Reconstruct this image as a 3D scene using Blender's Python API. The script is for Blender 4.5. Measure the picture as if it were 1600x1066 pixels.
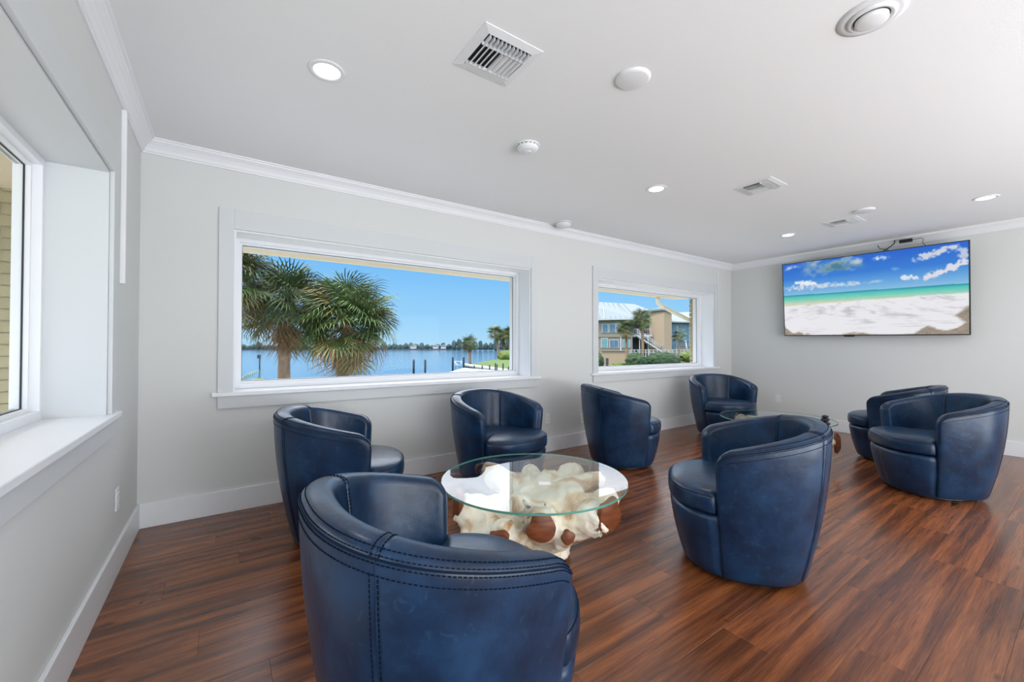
import bpy, bmesh, math, random
import numpy as np
from mathutils import Vector, Matrix, noise
random.seed(7)
SC = bpy.context.scene
for o in list(bpy.data.objects): bpy.data.objects.remove(o)
COL = SC.collection
PI = math.pi

# ------------------------------------------------------------------ camera
FPX = 644.27; YAW = 0.606708; PITCH = 0.012986; CAMP = Vector((0.4728, -3.6442, 1.2))
cd = bpy.data.cameras.new('camera'); cam = bpy.data.objects.new('camera', cd); COL.objects.link(cam)
cd.sensor_width = 36.0; cd.lens = FPX / 1600 * 36.0; cd.clip_end = 3000; cd.clip_start = .02
FW = Vector((math.sin(YAW)*math.cos(PITCH), math.cos(YAW)*math.cos(PITCH), math.sin(PITCH)))
cam.location = CAMP; cam.rotation_euler = FW.to_track_quat('-Z', 'Y').to_euler()
SC.camera = cam
RT = Vector((math.cos(YAW), -math.sin(YAW), 0)); FH = Vector((math.sin(YAW), math.cos(YAW), 0))
SC.view_settings.view_transform = 'Standard'; SC.view_settings.look = 'None'
SC.view_settings.gamma = 1.0; SC.view_settings.use_curve_mapping = False
SC.view_settings.exposure = 0.0

# ------------------------------------------------------------------ sky
wd = bpy.data.worlds.new('sky'); SC.world = wd; wd.use_nodes = True
nt = wd.node_tree; nt.nodes.clear()
wo = nt.nodes.new('ShaderNodeOutputWorld'); bg = nt.nodes.new('ShaderNodeBackground')
tc = nt.nodes.new('ShaderNodeTexCoord'); sx = nt.nodes.new('ShaderNodeSeparateXYZ'); cr = nt.nodes.new('ShaderNodeValToRGB')
nt.links.new(tc.outputs['Generated'], sx.inputs[0]); nt.links.new(sx.outputs['Z'], cr.inputs[0])
# soft bright cloud above the clear band near the horizon (the table glass mirrors it)
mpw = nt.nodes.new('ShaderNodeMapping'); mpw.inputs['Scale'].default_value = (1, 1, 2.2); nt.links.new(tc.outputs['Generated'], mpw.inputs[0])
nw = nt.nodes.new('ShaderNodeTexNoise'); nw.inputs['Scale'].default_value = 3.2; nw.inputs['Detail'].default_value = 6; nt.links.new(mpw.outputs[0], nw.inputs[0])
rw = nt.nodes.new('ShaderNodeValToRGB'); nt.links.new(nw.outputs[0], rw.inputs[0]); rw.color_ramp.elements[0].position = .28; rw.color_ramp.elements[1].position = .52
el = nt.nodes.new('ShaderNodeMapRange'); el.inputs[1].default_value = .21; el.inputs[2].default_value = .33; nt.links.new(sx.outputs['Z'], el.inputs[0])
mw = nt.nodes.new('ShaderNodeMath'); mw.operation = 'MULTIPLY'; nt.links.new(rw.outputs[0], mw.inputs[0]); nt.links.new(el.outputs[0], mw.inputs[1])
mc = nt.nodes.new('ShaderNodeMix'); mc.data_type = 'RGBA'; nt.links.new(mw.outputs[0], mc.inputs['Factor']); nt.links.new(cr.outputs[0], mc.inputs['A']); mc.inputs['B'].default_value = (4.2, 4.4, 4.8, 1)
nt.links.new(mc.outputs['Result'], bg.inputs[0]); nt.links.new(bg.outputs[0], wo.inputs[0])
e = cr.color_ramp.elements
e[0].position = 0.0; e[0].color = (.44, .74, .98, 1); e[1].position = 1.0; e[1].color = (.10, .30, .78, 1)
x = e.new(.06); x.color = (.34, .67, .99, 1)
x = e.new(.22); x.color = (.16, .50, .97, 1)
bg.inputs[1].default_value = 1.0

def light(name, kind, loc, energy, color=(1, 1, 1), size=(1, 1), target=None, **kw):
    l = bpy.data.lights.new(name, kind); o = bpy.data.objects.new(name, l); COL.objects.link(o)
    l.energy = energy; l.color = color; o.location = loc
    if kind == 'AREA': l.shape = 'RECTANGLE'; l.size, l.size_y = size
    if target is not None: o.rotation_euler = (Vector(target)-Vector(loc)).to_track_quat('-Z', 'Z' if kind == 'SUN' else 'Y').to_euler()
    for k, v in kw.items(): setattr(l, k, v)
    return o
light('sun', 'SUN', (0, 0, 20), 2.9, (1, .95, .86), target=Vector((0, 0, 20)) - Vector((-.72, .03, .95)), angle=.01)
# added fill lights behind the camera; the room has no such source there
light('rear_fill', 'AREA', (1.9, -11.2, 1.25), 80, (.93, .975, 1.0), (3.4, 2.2), (6.2, -1.2, 1.3))
light('rear_fill', 'AREA', (5.7, -11.2, 1.25), 130, (.93, .975, 1.0), (3.4, 2.2), (.3, -3.0, 1.0))
light('ceiling_fill', 'AREA', (2.7, -7.0, .4), 580, (.90, .965, 1), (6.6, 4.6), (2.6, -6.4, 2.6))  # added upward fill that brightens the ceiling, not a fixture of the room

# ------------------------------------------------------------------ materials
MATS = {}
def mat(name, color, rough=.5, metal=0, spec=.5, coat=0, emit=None, estr=1, noise_amt=0, nscale=10, bump=0, bscale=60, trans=0, ior=1.45, stretch=None, color2=None, alpha=1, rnd=0):
    if name in MATS: return MATS[name]
    m = bpy.data.materials.new(name); m.use_nodes = True; n = m.node_tree; b = n.nodes['Principled BSDF']
    b.inputs['Base Color'].default_value = (*color, 1); b.inputs['Roughness'].default_value = rough
    b.inputs['Metallic'].default_value = metal; b.inputs['Specular IOR Level'].default_value = spec
    b.inputs['Coat Weight'].default_value = coat; b.inputs['IOR'].default_value = ior
    b.inputs['Transmission Weight'].default_value = trans
    if emit: b.inputs['Emission Color'].default_value = (*emit, 1); b.inputs['Emission Strength'].default_value = estr
    if noise_amt or color2 or bump:
        t = n.nodes.new('ShaderNodeTexCoord'); mp = n.nodes.new('ShaderNodeMapping')
        n.links.new(t.outputs['Object'], mp.inputs[0])
        if stretch: mp.inputs['Scale'].default_value = stretch
    if noise_amt or color2:
        nz = n.nodes.new('ShaderNodeTexNoise'); nz.inputs['Scale'].default_value = nscale; nz.inputs['Detail'].default_value = 6
        n.links.new(mp.outputs[0], nz.inputs[0])
        r = n.nodes.new('ShaderNodeValToRGB'); n.links.new(nz.outputs[0], r.inputs[0])
        c2 = color2 if color2 else tuple(c*(1-noise_amt) for c in color)
        r.color_ramp.elements[0].position = .35; r.color_ramp.elements[0].color = (*c2, 1)
        r.color_ramp.elements[1].position = .65; r.color_ramp.elements[1].color = (*color, 1)
        last = r.outputs[0]
        if rnd:
            oi = n.nodes.new('ShaderNodeObjectInfo'); h = n.nodes.new('ShaderNodeHueSaturation')
            mr = n.nodes.new('ShaderNodeMapRange'); mr.inputs[3].default_value = 1-rnd; mr.inputs[4].default_value = 1+rnd
            n.links.new(oi.outputs['Random'], mr.inputs[0]); n.links.new(mr.outputs[0], h.inputs['Value'])
            n.links.new(last, h.inputs['Color']); last = h.outputs[0]
        n.links.new(last, b.inputs['Base Color'])
    if bump:
        nb = n.nodes.new('ShaderNodeTexNoise'); nb.inputs['Scale'].default_value = bscale; nb.inputs['Detail'].default_value = 4
        n.links.new(mp.outputs[0], nb.inputs[0])
        bp = n.nodes.new('ShaderNodeBump'); bp.inputs['Strength'].default_value = bump; bp.inputs['Distance'].default_value = .01
        n.links.new(nb.outputs[0], bp.inputs['Height']); n.links.new(bp.outputs[0], b.inputs['Normal'])
    MATS[name] = m; return m

M_wall = mat('wall_paint', (.69, .70, .69), .75, spec=.3, bump=.04, bscale=220)
M_ceil = mat('ceiling_paint', (.87, .88, .895), .85, spec=.2, bump=.12, bscale=160)
M_casing = mat('casing_paint', (.66, .68, .70), .45, spec=.4)
M_trim = mat('white_trim_paint', (.84, .85, .885), .38, spec=.45)
M_base = mat('baseboard_paint', (.80, .815, .84), .35, spec=.45)
M_plastic = mat('white_plastic', (.80, .81, .83), .4)
M_gap = mat('dark_gap', (.02, .022, .03), .6)
M_glaze = mat('glazing_gasket', (.03, .035, .04), .5)
M_alu = mat('grey_aluminium', (.45, .47, .50), .35, metal=.6)
M_black = mat('black_plastic', (.012, .012, .014), .35)
M_brick = mat('cream_painted_brick', (.46, .40, .25), .85, color2=(.40, .34, .21), nscale=6, bump=.3, bscale=60, rnd=.07)
M_mortar = mat('brick_mortar', (.50, .44, .31), .9)
M_soffit = mat('beige_soffit', (.78, .66, .50), .8, noise_amt=.05, nscale=3)
M_gutter = mat('cream_gutter', (.80, .75, .63), .45)
M_lamp = mat('lamp_disc', (1, 1, 1), .5, emit=(1, .99, .97), estr=5)
M_roof = mat('white_metal_roof', (.155, .19, .205), .5, noise_amt=.06, nscale=2)
M_peach = mat('peach_stucco', (.33, .25, .18), .9, noise_amt=.06, nscale=3)
M_beige = mat('beige_stucco', (.215, .19, .155), .9, noise_amt=.06, nscale=3)
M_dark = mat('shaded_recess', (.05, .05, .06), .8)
M_white = mat('white_painted_metal', (.38, .40, .43), .5)
M_wglass = mat('window_glass_far', (.10, .18, .26), .12, noise_amt=.3, nscale=1.5)
M_aqua = mat('aqua_panel', (.12, .25, .27), .4)
M_grass = mat('grass', (.09, .135, .022), .9, color2=(.055, .10, .014), nscale=1.2, bump=.4, bscale=30)
M_hedge = mat('hedge_leaves', (.035, .075, .022), .8, color2=(.008, .025, .010), nscale=2.2, bump=1, bscale=8)
M_shrub = mat('light_shrub_leaves', (.12, .155, .03), .8, color2=(.05, .09, .018), nscale=3, bump=1, bscale=8)
M_fartree = mat('far_tree_foliage', (.045, .085, .075), .9, color2=(.02, .04, .05), nscale=.25, rnd=.3)
M_seacap = mat('pale_concrete', (.38, .375, .35), .8, noise_amt=.08, nscale=2)
M_post = mat('dark_piling', (.015, .02, .035), .7)
M_trunk = mat('palm_trunk_bark', (.30, .20, .12), .9, color2=(.12, .08, .055), nscale=9, bump=.9, bscale=20)
M_leafg = mat('palm_leaf_green', (.085, .135, .03), .45, color2=(.022, .05, .014), nscale=5, rnd=.55)
M_leafy = mat('palm_leaf_olive', (.21, .17, .045), .5, color2=(.07, .075, .018), nscale=5, rnd=.5)
M_leafb = mat('palm_leaf_dead', (.30, .15, .048), .8, color2=(.10, .05, .018), nscale=9, rnd=.65)
M_oblong = mat('matte_white', (.85, .86, .86), .7)

def glass_mat(name, tint=(1, 1, 1), f=1.0, rough=0.0):
    m = bpy.data.materials.new(name); m.use_nodes = True; n = m.node_tree; n.nodes.clear()
    o = n.nodes.new('ShaderNodeOutputMaterial'); mx = n.nodes.new('ShaderNodeMixShader'); fr = n.nodes.new('ShaderNodeFresnel')
    t = n.nodes.new('ShaderNodeBsdfTransparent'); g = n.nodes.new('ShaderNodeBsdfGlossy')
    t.inputs[0].default_value = (*tint, 1); g.inputs['Roughness'].default_value = rough; fr.inputs[0].default_value = 1.45
    ml = n.nodes.new('ShaderNodeMath'); ml.operation = 'MULTIPLY'; ml.use_clamp = True
    ge = n.nodes.new('ShaderNodeNewGeometry'); mr = n.nodes.new('ShaderNodeMapRange'); mr.inputs[3].default_value = f; mr.inputs[4].default_value = 0   # one reflection per sheet: front faces only
    n.links.new(ge.outputs['Backfacing'], mr.inputs[0]); n.links.new(mr.outputs[0], ml.inputs[1])
    n.links.new(fr.outputs[0], ml.inputs[0]); n.links.new(ml.outputs[0], mx.inputs[0])
    n.links.new(t.outputs[0], mx.inputs[1]); n.links.new(g.outputs[0], mx.inputs[2]); n.links.new(mx.outputs[0], o.inputs[0])
    return m
M_pane = glass_mat('window_pane_glass', (.985, .99, .985), .15)
M_tglass = glass_mat('table_glass', (.95, .975, .965), 1.35)
M_tedge = mat('table_glass_edge', (.10, .30, .25), .12, spec=.8)

def leather():
    m = bpy.data.materials.new('blue_leather'); m.use_nodes = True; n = m.node_tree; b = n.nodes['Principled BSDF']; L = n.links
    t = n.nodes.new('ShaderNodeTexCoord'); oi = n.nodes.new('ShaderNodeObjectInfo')
    ad = n.nodes.new('ShaderNodeVectorMath'); ad.operation = 'ADD'
    cx = n.nodes.new('ShaderNodeCombineXYZ'); L.new(oi.outputs['Random'], cx.inputs[0]); L.new(oi.outputs['Random'], cx.inputs[1])
    ml = n.nodes.new('ShaderNodeVectorMath'); ml.operation = 'SCALE'; ml.inputs['Scale'].default_value = 9; L.new(cx.outputs[0], ml.inputs[0])
    L.new(t.outputs['Object'], ad.inputs[0]); L.new(ml.outputs[0], ad.inputs[1])
    n1 = n.nodes.new('ShaderNodeTexNoise'); n1.inputs['Scale'].default_value = 5.5; n1.inputs['Detail'].default_value = 7; n1.inputs['Roughness'].default_value = .62; L.new(ad.outputs[0], n1.inputs[0])
    r1 = n.nodes.new('ShaderNodeValToRGB'); L.new(n1.outputs[0], r1.inputs[0])
    E_ = r1.color_ramp.elements; E_[0].position = .33; E_[0].color = (.0028, .0135, .038, 1); E_[1].position = .70; E_[1].color = (.0105, .0480, .118, 1)
    q = E_.new(.5); q.color = (.0052, .0250, .068, 1)
    # fine pale scuffs
    n2 = n.nodes.new('ShaderNodeTexNoise'); n2.inputs['Scale'].default_value = 26; n2.inputs['Detail'].default_value = 8; n2.inputs['Distortion'].default_value = 1.6; L.new(ad.outputs[0], n2.inputs[0])
    r2 = n.nodes.new('ShaderNodeValToRGB'); L.new(n2.outputs[0], r2.inputs[0]); E2 = r2.color_ramp.elements
    E2[0].position = .60; E2[0].color = (0, 0, 0, 1); E2[1].position = .78; E2[1].color = (.35, .35, .35, 1)
    mx = n.nodes.new('ShaderNodeMix'); mx.data_type = 'RGBA'; L.new(r2.outputs[0], mx.inputs['Factor']); L.new(r1.outputs[0], mx.inputs['A']); mx.inputs['B'].default_value = (.05, .115, .19, 1)
    L.new(mx.outputs['Result'], b.inputs['Base Color'])
    b.inputs['Roughness'].default_value = .36; b.inputs['Specular IOR Level'].default_value = .34; b.inputs['Coat Weight'].default_value = .14; b.inputs['Coat Roughness'].default_value = .18
    b.inputs['Sheen Weight'].default_value = .0; b.inputs['Sheen Roughness'].default_value = .4; b.inputs['Sheen Tint'].default_value = (.6, .75, 1, 1)
    rr = n.nodes.new('ShaderNodeMapRange'); rr.inputs[3].default_value = .26; rr.inputs[4].default_value = .40; L.new(n1.outputs[0], rr.inputs[0]); L.new(rr.outputs[0], b.inputs['Roughness'])
    nb = n.nodes.new('ShaderNodeTexNoise'); nb.inputs['Scale'].default_value = 190; nb.inputs['Detail'].default_value = 3; L.new(ad.outputs[0], nb.inputs[0])
    nb2 = n.nodes.new('ShaderNodeTexNoise'); nb2.inputs['Scale'].default_value = 9; nb2.inputs['Detail'].default_value = 2; L.new(ad.outputs[0], nb2.inputs[0])
    b1 = n.nodes.new('ShaderNodeBump'); b1.inputs['Strength'].default_value = .10; b1.inputs['Distance'].default_value = .004; L.new(nb.outputs[0], b1.inputs['Height'])
    b2 = n.nodes.new('ShaderNodeBump'); b2.inputs['Strength'].default_value = .22; b2.inputs['Distance'].default_value = .02; L.new(nb2.outputs[0], b2.inputs['Height']); L.new(b1.outputs[0], b2.inputs['Normal'])
    L.new(b2.outputs[0], b.inputs['Normal'])
    return m
M_leather = leather()
M_stitch = mat('dark_thread', (.006, .010, .022), .9, spec=.03)
M_welt = mat('dark_piping_leather', (.004, .012, .03), .6, spec=.1)

def wood_floor():
    m = bpy.data.materials.new('walnut_plank'); m.use_nodes = True; n = m.node_tree; b = n.nodes['Principled BSDF']; L = n.links
    t = n.nodes.new('ShaderNodeTexCoord'); oi = n.nodes.new('ShaderNodeObjectInfo')
    sc = n.nodes.new('ShaderNodeVectorMath'); sc.operation = 'SCALE'; sc.inputs['Scale'].default_value = 37
    cx = n.nodes.new('ShaderNodeCombineXYZ'); L.new(oi.outputs['Random'], cx.inputs[0]); L.new(oi.outputs['Random'], cx.inputs[1]); L.new(oi.outputs['Random'], cx.inputs[2])
    L.new(cx.outputs[0], sc.inputs[0])
    ad = n.nodes.new('ShaderNodeVectorMath'); ad.operation = 'ADD'; L.new(t.outputs['Object'], ad.inputs[0]); L.new(sc.outputs[0], ad.inputs[1])
    def nz(scale, st, det=6, dist=0, rg=.6):
        mp = n.nodes.new('ShaderNodeMapping'); mp.inputs['Scale'].default_value = st; L.new(ad.outputs[0], mp.inputs[0])
        q = n.nodes.new('ShaderNodeTexNoise'); q.inputs['Scale'].default_value = scale; q.inputs['Detail'].default_value = det; q.inputs['Distortion'].default_value = dist; q.inputs['Roughness'].default_value = rg
        L.new(mp.outputs[0], q.inputs[0]); return q
    a = nz(2.3, (.34, 7.0, 1), 8, .3, .6)
    r = n.nodes.new('ShaderNodeValToRGB'); L.new(a.outputs[0], r.inputs[0]); E_ = r.color_ramp.elements
    E_[0].position = .27; E_[0].color = (.060, .022, .011, 1); E_[1].position = .72; E_[1].color = (.46, .150, .044, 1)
    q = E_.new(.44); q.color = (.175, .056, .020, 1); q = E_.new(.56); q.color = (.300, .098, .033, 1)
    f = nz(9, (.7, 20, 1), 8, .5, .72)
    r2 = n.nodes.new('ShaderNodeValToRGB'); L.new(f.outputs[0], r2.inputs[0]); r2.color_ramp.elements[0].position = .34; r2.color_ramp.elements[0].color = (.42, .40, .40, 1); r2.color_ramp.elements[1].position = .62; r2.color_ramp.elements[1].color = (1.12, 1.1, 1.08, 1)
    mx = n.nodes.new('ShaderNodeMix'); mx.data_type = 'RGBA'; mx.blend_type = 'MULTIPLY'; mx.inputs['Factor'].default_value = .7
    L.new(r.outputs[0], mx.inputs['A']); L.new(r2.outputs[0], mx.inputs['B'])
    # knots
    kn = nz(2.6, (1.0, 2.4, 1), 2, .3)
    r3 = n.nodes.new('ShaderNodeValToRGB'); L.new(kn.outputs[0], r3.inputs[0]); r3.color_ramp.elements[0].position = .69; r3.color_ramp.elements[0].color = (1, 1, 1, 1); r3.color_ramp.elements[1].position = .75; r3.color_ramp.elements[1].color = (.25, .22, .22, 1)
    mk = n.nodes.new('ShaderNodeMix'); mk.data_type = 'RGBA'; mk.blend_type = 'MULTIPLY'; mk.inputs['Factor'].default_value = 1
    L.new(mx.outputs['Result'], mk.inputs['A']); L.new(r3.outputs[0], mk.inputs['B'])
    h = n.nodes.new('ShaderNodeHueSaturation'); mr = n.nodes.new('ShaderNodeMapRange'); mr.inputs[3].default_value = .80; mr.inputs[4].default_value = 1.04
    L.new(oi.outputs['Random'], mr.inputs[0]); L.new(mr.outputs[0], h.inputs['Value']); L.new(mk.outputs['Result'], h.inputs['Color'])
    L.new(h.outputs[0], b.inputs['Base Color'])
    b.inputs['Roughness'].default_value = .33; b.inputs['Specular IOR Level'].default_value = .6
    rr = n.nodes.new('ShaderNodeMapRange'); rr.inputs[3].default_value = .17; rr.inputs[4].default_value = .30; L.new(f.outputs[0], rr.inputs[0]); L.new(rr.outputs[0], b.inputs['Roughness'])
    bp = n.nodes.new('ShaderNodeBump'); bp.inputs['Strength'].default_value = .25; bp.inputs['Distance'].default_value = .002; L.new(f.outputs[0], bp.inputs['Height']); L.new(bp.outputs[0], b.inputs['Normal'])
    return m
M_wood = wood_floor()
M_underlay = mat('floor_underlay', (.02, .01, .008), .7)

def root_mat():
    m = bpy.data.materials.new('bleached_teak_root'); m.use_nodes = True; n = m.node_tree; b = n.nodes['Principled BSDF']; L = n.links
    t = n.nodes.new('ShaderNodeTexCoord'); z = n.nodes.new('ShaderNodeTexNoise'); z.inputs['Scale'].default_value = 5; z.inputs['Detail'].default_value = 7; z.inputs['Distortion'].default_value = 1.2
    L.new(t.outputs['Object'], z.inputs[0]); r = n.nodes.new('ShaderNodeValToRGB'); L.new(z.outputs[0], r.inputs[0]); E_ = r.color_ramp.elements
    E_[0].position = .32; E_[0].color = (.40, .21, .08, 1); E_[1].position = .62; E_[1].color = (.86, .80, .68, 1); q = E_.new(.43); q.color = (.68, .50, .31, 1); q = E_.new(.50); q.color = (.83, .75, .60, 1)
    L.new(r.outputs[0], b.inputs['Base Color']); b.inputs['Roughness'].default_value = .55
    z2 = n.nodes.new('ShaderNodeTexNoise'); z2.inputs['Scale'].default_value = 22; z2.inputs['Detail'].default_value = 5; z2.inputs['Distortion'].default_value = 2; L.new(t.outputs['Object'], z2.inputs[0])
    bp = n.nodes.new('ShaderNodeBump'); bp.inputs['Strength'].default_value = .4; bp.inputs['Distance'].default_value = .01; L.new(z2.outputs[0], bp.inputs['Height']); L.new(bp.outputs[0], b.inputs['Normal'])
    return m
M_root = root_mat()
M_cut = mat('brown_cut_wood', (.21, .058, .018), .45, color2=(.11, .030, .010), nscale=14, stretch=(1, 1, 4))
M_ridge = mat('tan_inner_wood', (.60, .34, .15), .5, color2=(.45, .22, .08), nscale=8)

def water_mat():
    m = bpy.data.materials.new('bay_water'); m.use_nodes = True; n = m.node_tree; b = n.nodes['Principled BSDF']; L = n.links
    t = n.nodes.new('ShaderNodeTexCoord'); mp = n.nodes.new('ShaderNodeMapping'); mp.inputs['Scale'].default_value = (.010, .035, 1); mp.inputs['Rotation'].default_value = (0, 0, YAW)
    L.new(t.outputs['Object'], mp.inputs[0]); z = n.nodes.new('ShaderNodeTexNoise'); z.inputs['Scale'].default_value = 1; z.inputs['Detail'].default_value = 3; L.new(mp.outputs[0], z.inputs[0])
    r = n.nodes.new('ShaderNodeValToRGB'); L.new(z.outputs[0], r.inputs[0]); r.color_ramp.elements[0].position = .35; r.color_ramp.elements[0].color = (.012, .050, .115, 1); r.color_ramp.elements[1].position = .65; r.color_ramp.elements[1].color = (.020, .075, .150, 1)
    L.new(r.outputs[0], b.inputs['Base Color']); b.inputs['Roughness'].default_value = .12; b.inputs['Specular IOR Level'].default_value = .3
    z2 = n.nodes.new('ShaderNodeTexNoise'); z2.inputs['Scale'].default_value = .9; z2.inputs['Detail'].default_value = 4; L.new(t.outputs['Object'], z2.inputs[0])
    bp = n.nodes.new('ShaderNodeBump'); bp.inputs['Strength'].default_value = .12; bp.inputs['Distance'].default_value = .08; L.new(z2.outputs[0], bp.inputs['Height']); L.new(bp.outputs[0], b.inputs['Normal'])
    return m
M_water = water_mat()

# ------------------------------------------------------------------ mesh helpers
class MB:
    def __init__(s): s.v = []; s.f = []; s.sm = []
    def add(s, vs, fs, smooth=False):
        k = len(s.v); s.v += [tuple(p) for p in vs]; s.f += [tuple(i+k for i in f) for f in fs]; s.sm += [smooth]*len(fs); return s
    def box(s, x0, x1, y0, y1, z0, z1, M=None):
        v = [Vector((a, b, c)) for a in (x0, x1) for b in (y0, y1) for c in (z0, z1)]
        if M: v = [M @ p for p in v]
        return s.add(v, [(0, 1, 3, 2), (4, 6, 7, 5), (0, 4, 5, 1), (2, 3, 7, 6), (0, 2, 6, 4), (1, 5, 7, 3)])
    def prism(s, poly, z0, z1, M=None, smooth=False):
        n = len(poly); v = [Vector((*p, z0)) for p in poly]+[Vector((*p, z1)) for p in poly]
        if M: v = [M @ p for p in v]
        s.add(v, [tuple(range(n))[::-1], tuple(range(n, 2*n))]); k = len(s.v)-2*n
        for i in range(n): s.f.append((k+i, k+(i+1) % n, k+n+(i+1) % n, k+n+i)); s.sm.append(smooth)
        return s
    def lathe(s, prof, n=32, c=(0, 0, 0), M=None, smooth=True):
        v = []; f = []; m = len(prof)
        for r, z in prof:
            for i in range(n):
                a = 2*PI*i/n; v.append(Vector((c[0]+r*math.cos(a), c[1]+r*math.sin(a), c[2]+z)))
        if M: v = [M @ p for p in v]
        for j in range(m-1):
            for i in range(n): f.append((j*n+i, j*n+(i+1) % n, (j+1)*n+(i+1) % n, (j+1)*n+i))
        s.add(v, f, smooth)
        k = len(s.v)-m*n
        s.f.append(tuple(k+i for i in range(n))[::-1]); s.sm.append(False)
        s.f.append(tuple(k+(m-1)*n+i for i in range(n))); s.sm.append(False)
        return s
    def tube(s, pts, rad, n=8, smooth=True):
        pts = [Vector(p) for p in pts]; m = len(pts); rs = rad if isinstance(rad, (list, tuple)) else [rad]*m
        v = []; f = []; up = Vector((0, 0, 1)); prev = None
        for j in range(m):
            d = (pts[min(j+1, m-1)]-pts[max(j-1, 0)]).normalized()
            a = d.orthogonal().normalized() if prev is None else (prev - d*prev.dot(d)).normalized()
            prev = a; b = d.cross(a)
            for i in range(n):
                t = 2*PI*i/n; v.append(pts[j]+(a*math.cos(t)+b*math.sin(t))*rs[j])
        for j in range(m-1):
            for i in range(n): f.append((j*n+i, j*n+(i+1) % n, (j+1)*n+(i+1) % n, (j+1)*n+i))
        s.add(v, f, smooth); k = len(s.v)-m*n
        s.f.append(tuple(k+i for i in range(n))[::-1]); s.sm.append(False)
        s.f.append(tuple(k+(m-1)*n+i for i in range(n))); s.sm.append(False)
        return s
    def grid(s, rows, closed=False, smooth=True):
        k0 = []; n = len(rows[0]); v = [p for r in rows for p in r]; f = []
        for j in range(len(rows)-1):
            for i in range(n if closed else n-1):
                f.append((j*n+i, j*n+(i+1) % n, (j+1)*n+(i+1) % n, (j+1)*n+i))
        return s.add(v, f, smooth)
    def mesh(s, name, m):
        me = bpy.data.meshes.new(name); me.from_pydata(s.v, [], s.f); me.materials.append(m)
        me.polygons.foreach_set('use_smooth', s.sm); me.update()
        bm = bmesh.new(); bm.from_mesh(me); bmesh.ops.recalc_face_normals(bm, faces=bm.faces); bm.to_mesh(me); bm.free()
        return me
    def build(s, name, m, parent=None, loc=None, rot=None, bevel=0):
        o = bpy.data.objects.new(name, s.mesh(name, m)); COL.objects.link(o)
        if parent: o.parent = parent
        if loc: o.location = loc
        if rot: o.rotation_euler = rot
        if bevel:
            b = o.modifiers.new('bevel', 'BEVEL'); b.width = bevel; b.segments = 2; b.limit_method = 'ANGLE'
        return o
def tag(o, label=None, cat=None, group=None, kind=None):
    if label: o['label'] = label
    if cat: o['category'] = cat
    if group: o['group'] = group
    if kind: o['kind'] = kind
    return o
def empty(name, loc=(0, 0, 0), rz=0):
    o = bpy.data.objects.new(name, None); COL.objects.link(o); o.location = loc; o.rotation_euler = (0, 0, rz); o.empty_display_size = .1; return o
def dup(root, loc=None, rz=None, label=None, scale=None):
    def rec(o, par):
        c = o.copy(); COL.objects.link(c); c.parent = par
        for ch in KIDS.get(o.name, []) or o.children: rec(ch, c)
        return c
    r = rec(root, None)
    if loc is not None: r.location = loc
    if rz is not None: r.rotation_euler = (0, 0, rz)
    if scale: r.scale = (scale,)*3
    if label: r['label'] = label
    return r
KIDS = {}
def boxo(name, m, parent, x0, x1, y0, y1, z0, z1, bevel=0): return MB().box(x0, x1, y0, y1, z0, z1).build(name, m, parent, bevel=bevel)
def PX(px, py, d):   # point of the real world seen at photo pixel, d metres ahead
    return CAMP + FH*d + RT*((px-800)/FPX*d) + Vector((0, 0, (541.4-py)/FPX*d))

# ------------------------------------------------------------------ room shell
W, H, YF = 7.56, 2.583, -11.5
def S(o, label=None): return tag(o, label, kind='structure')
def wall_with_holes(name, axis, a0, a1, holes, t0, t1):
    b = MB(); xs = sorted({a0, a1}|{h[0] for h in holes}|{h[1] for h in holes}); zs = sorted({0, H+.1}|{h[2] for h in holes}|{h[3] for h in holes})
    for i in range(len(xs)-1):
        for j in range(len(zs)-1):
            cx, cz = (xs[i]+xs[i+1])/2, (zs[j]+zs[j+1])/2
            if any(h[0] < cx < h[1] and h[2] < cz < h[3] for h in holes): continue
            if axis == 'y': b.box(xs[i], xs[i+1], t0, t1, zs[j], zs[j+1])
            else: b.box(t0, t1, xs[i], xs[i+1], zs[j], zs[j+1])
    return S(b.build(name, M_wall))
ZS, ZH = .868, 2.06
wall_with_holes('wall_back', 'y', -.33, W+.33, [(.518, 3.252, ZS-.03, ZH), (4.31, 7.003, ZS-.03, ZH)], 0, .33)
wall_with_holes('wall_left', 'x', YF, 0, [(-3.75, -.87, ZS-.03, ZH)], -.282, 0)
S(boxo('wall_right', M_wall, None, W, W+.2, YF, 0, 0, H+.1))
S(boxo('wall_front', M_wall, None, -.33, W+.2, YF-.2, YF, 0, H+.1))
S(boxo('ceiling', M_ceil, None, -.33, W+.2, YF-.2, .33, H, H+.12))
fl = S(boxo('floor', M_underlay, None, -.33, W+.2, YF-.2, .33, -.2, -.006))
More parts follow.
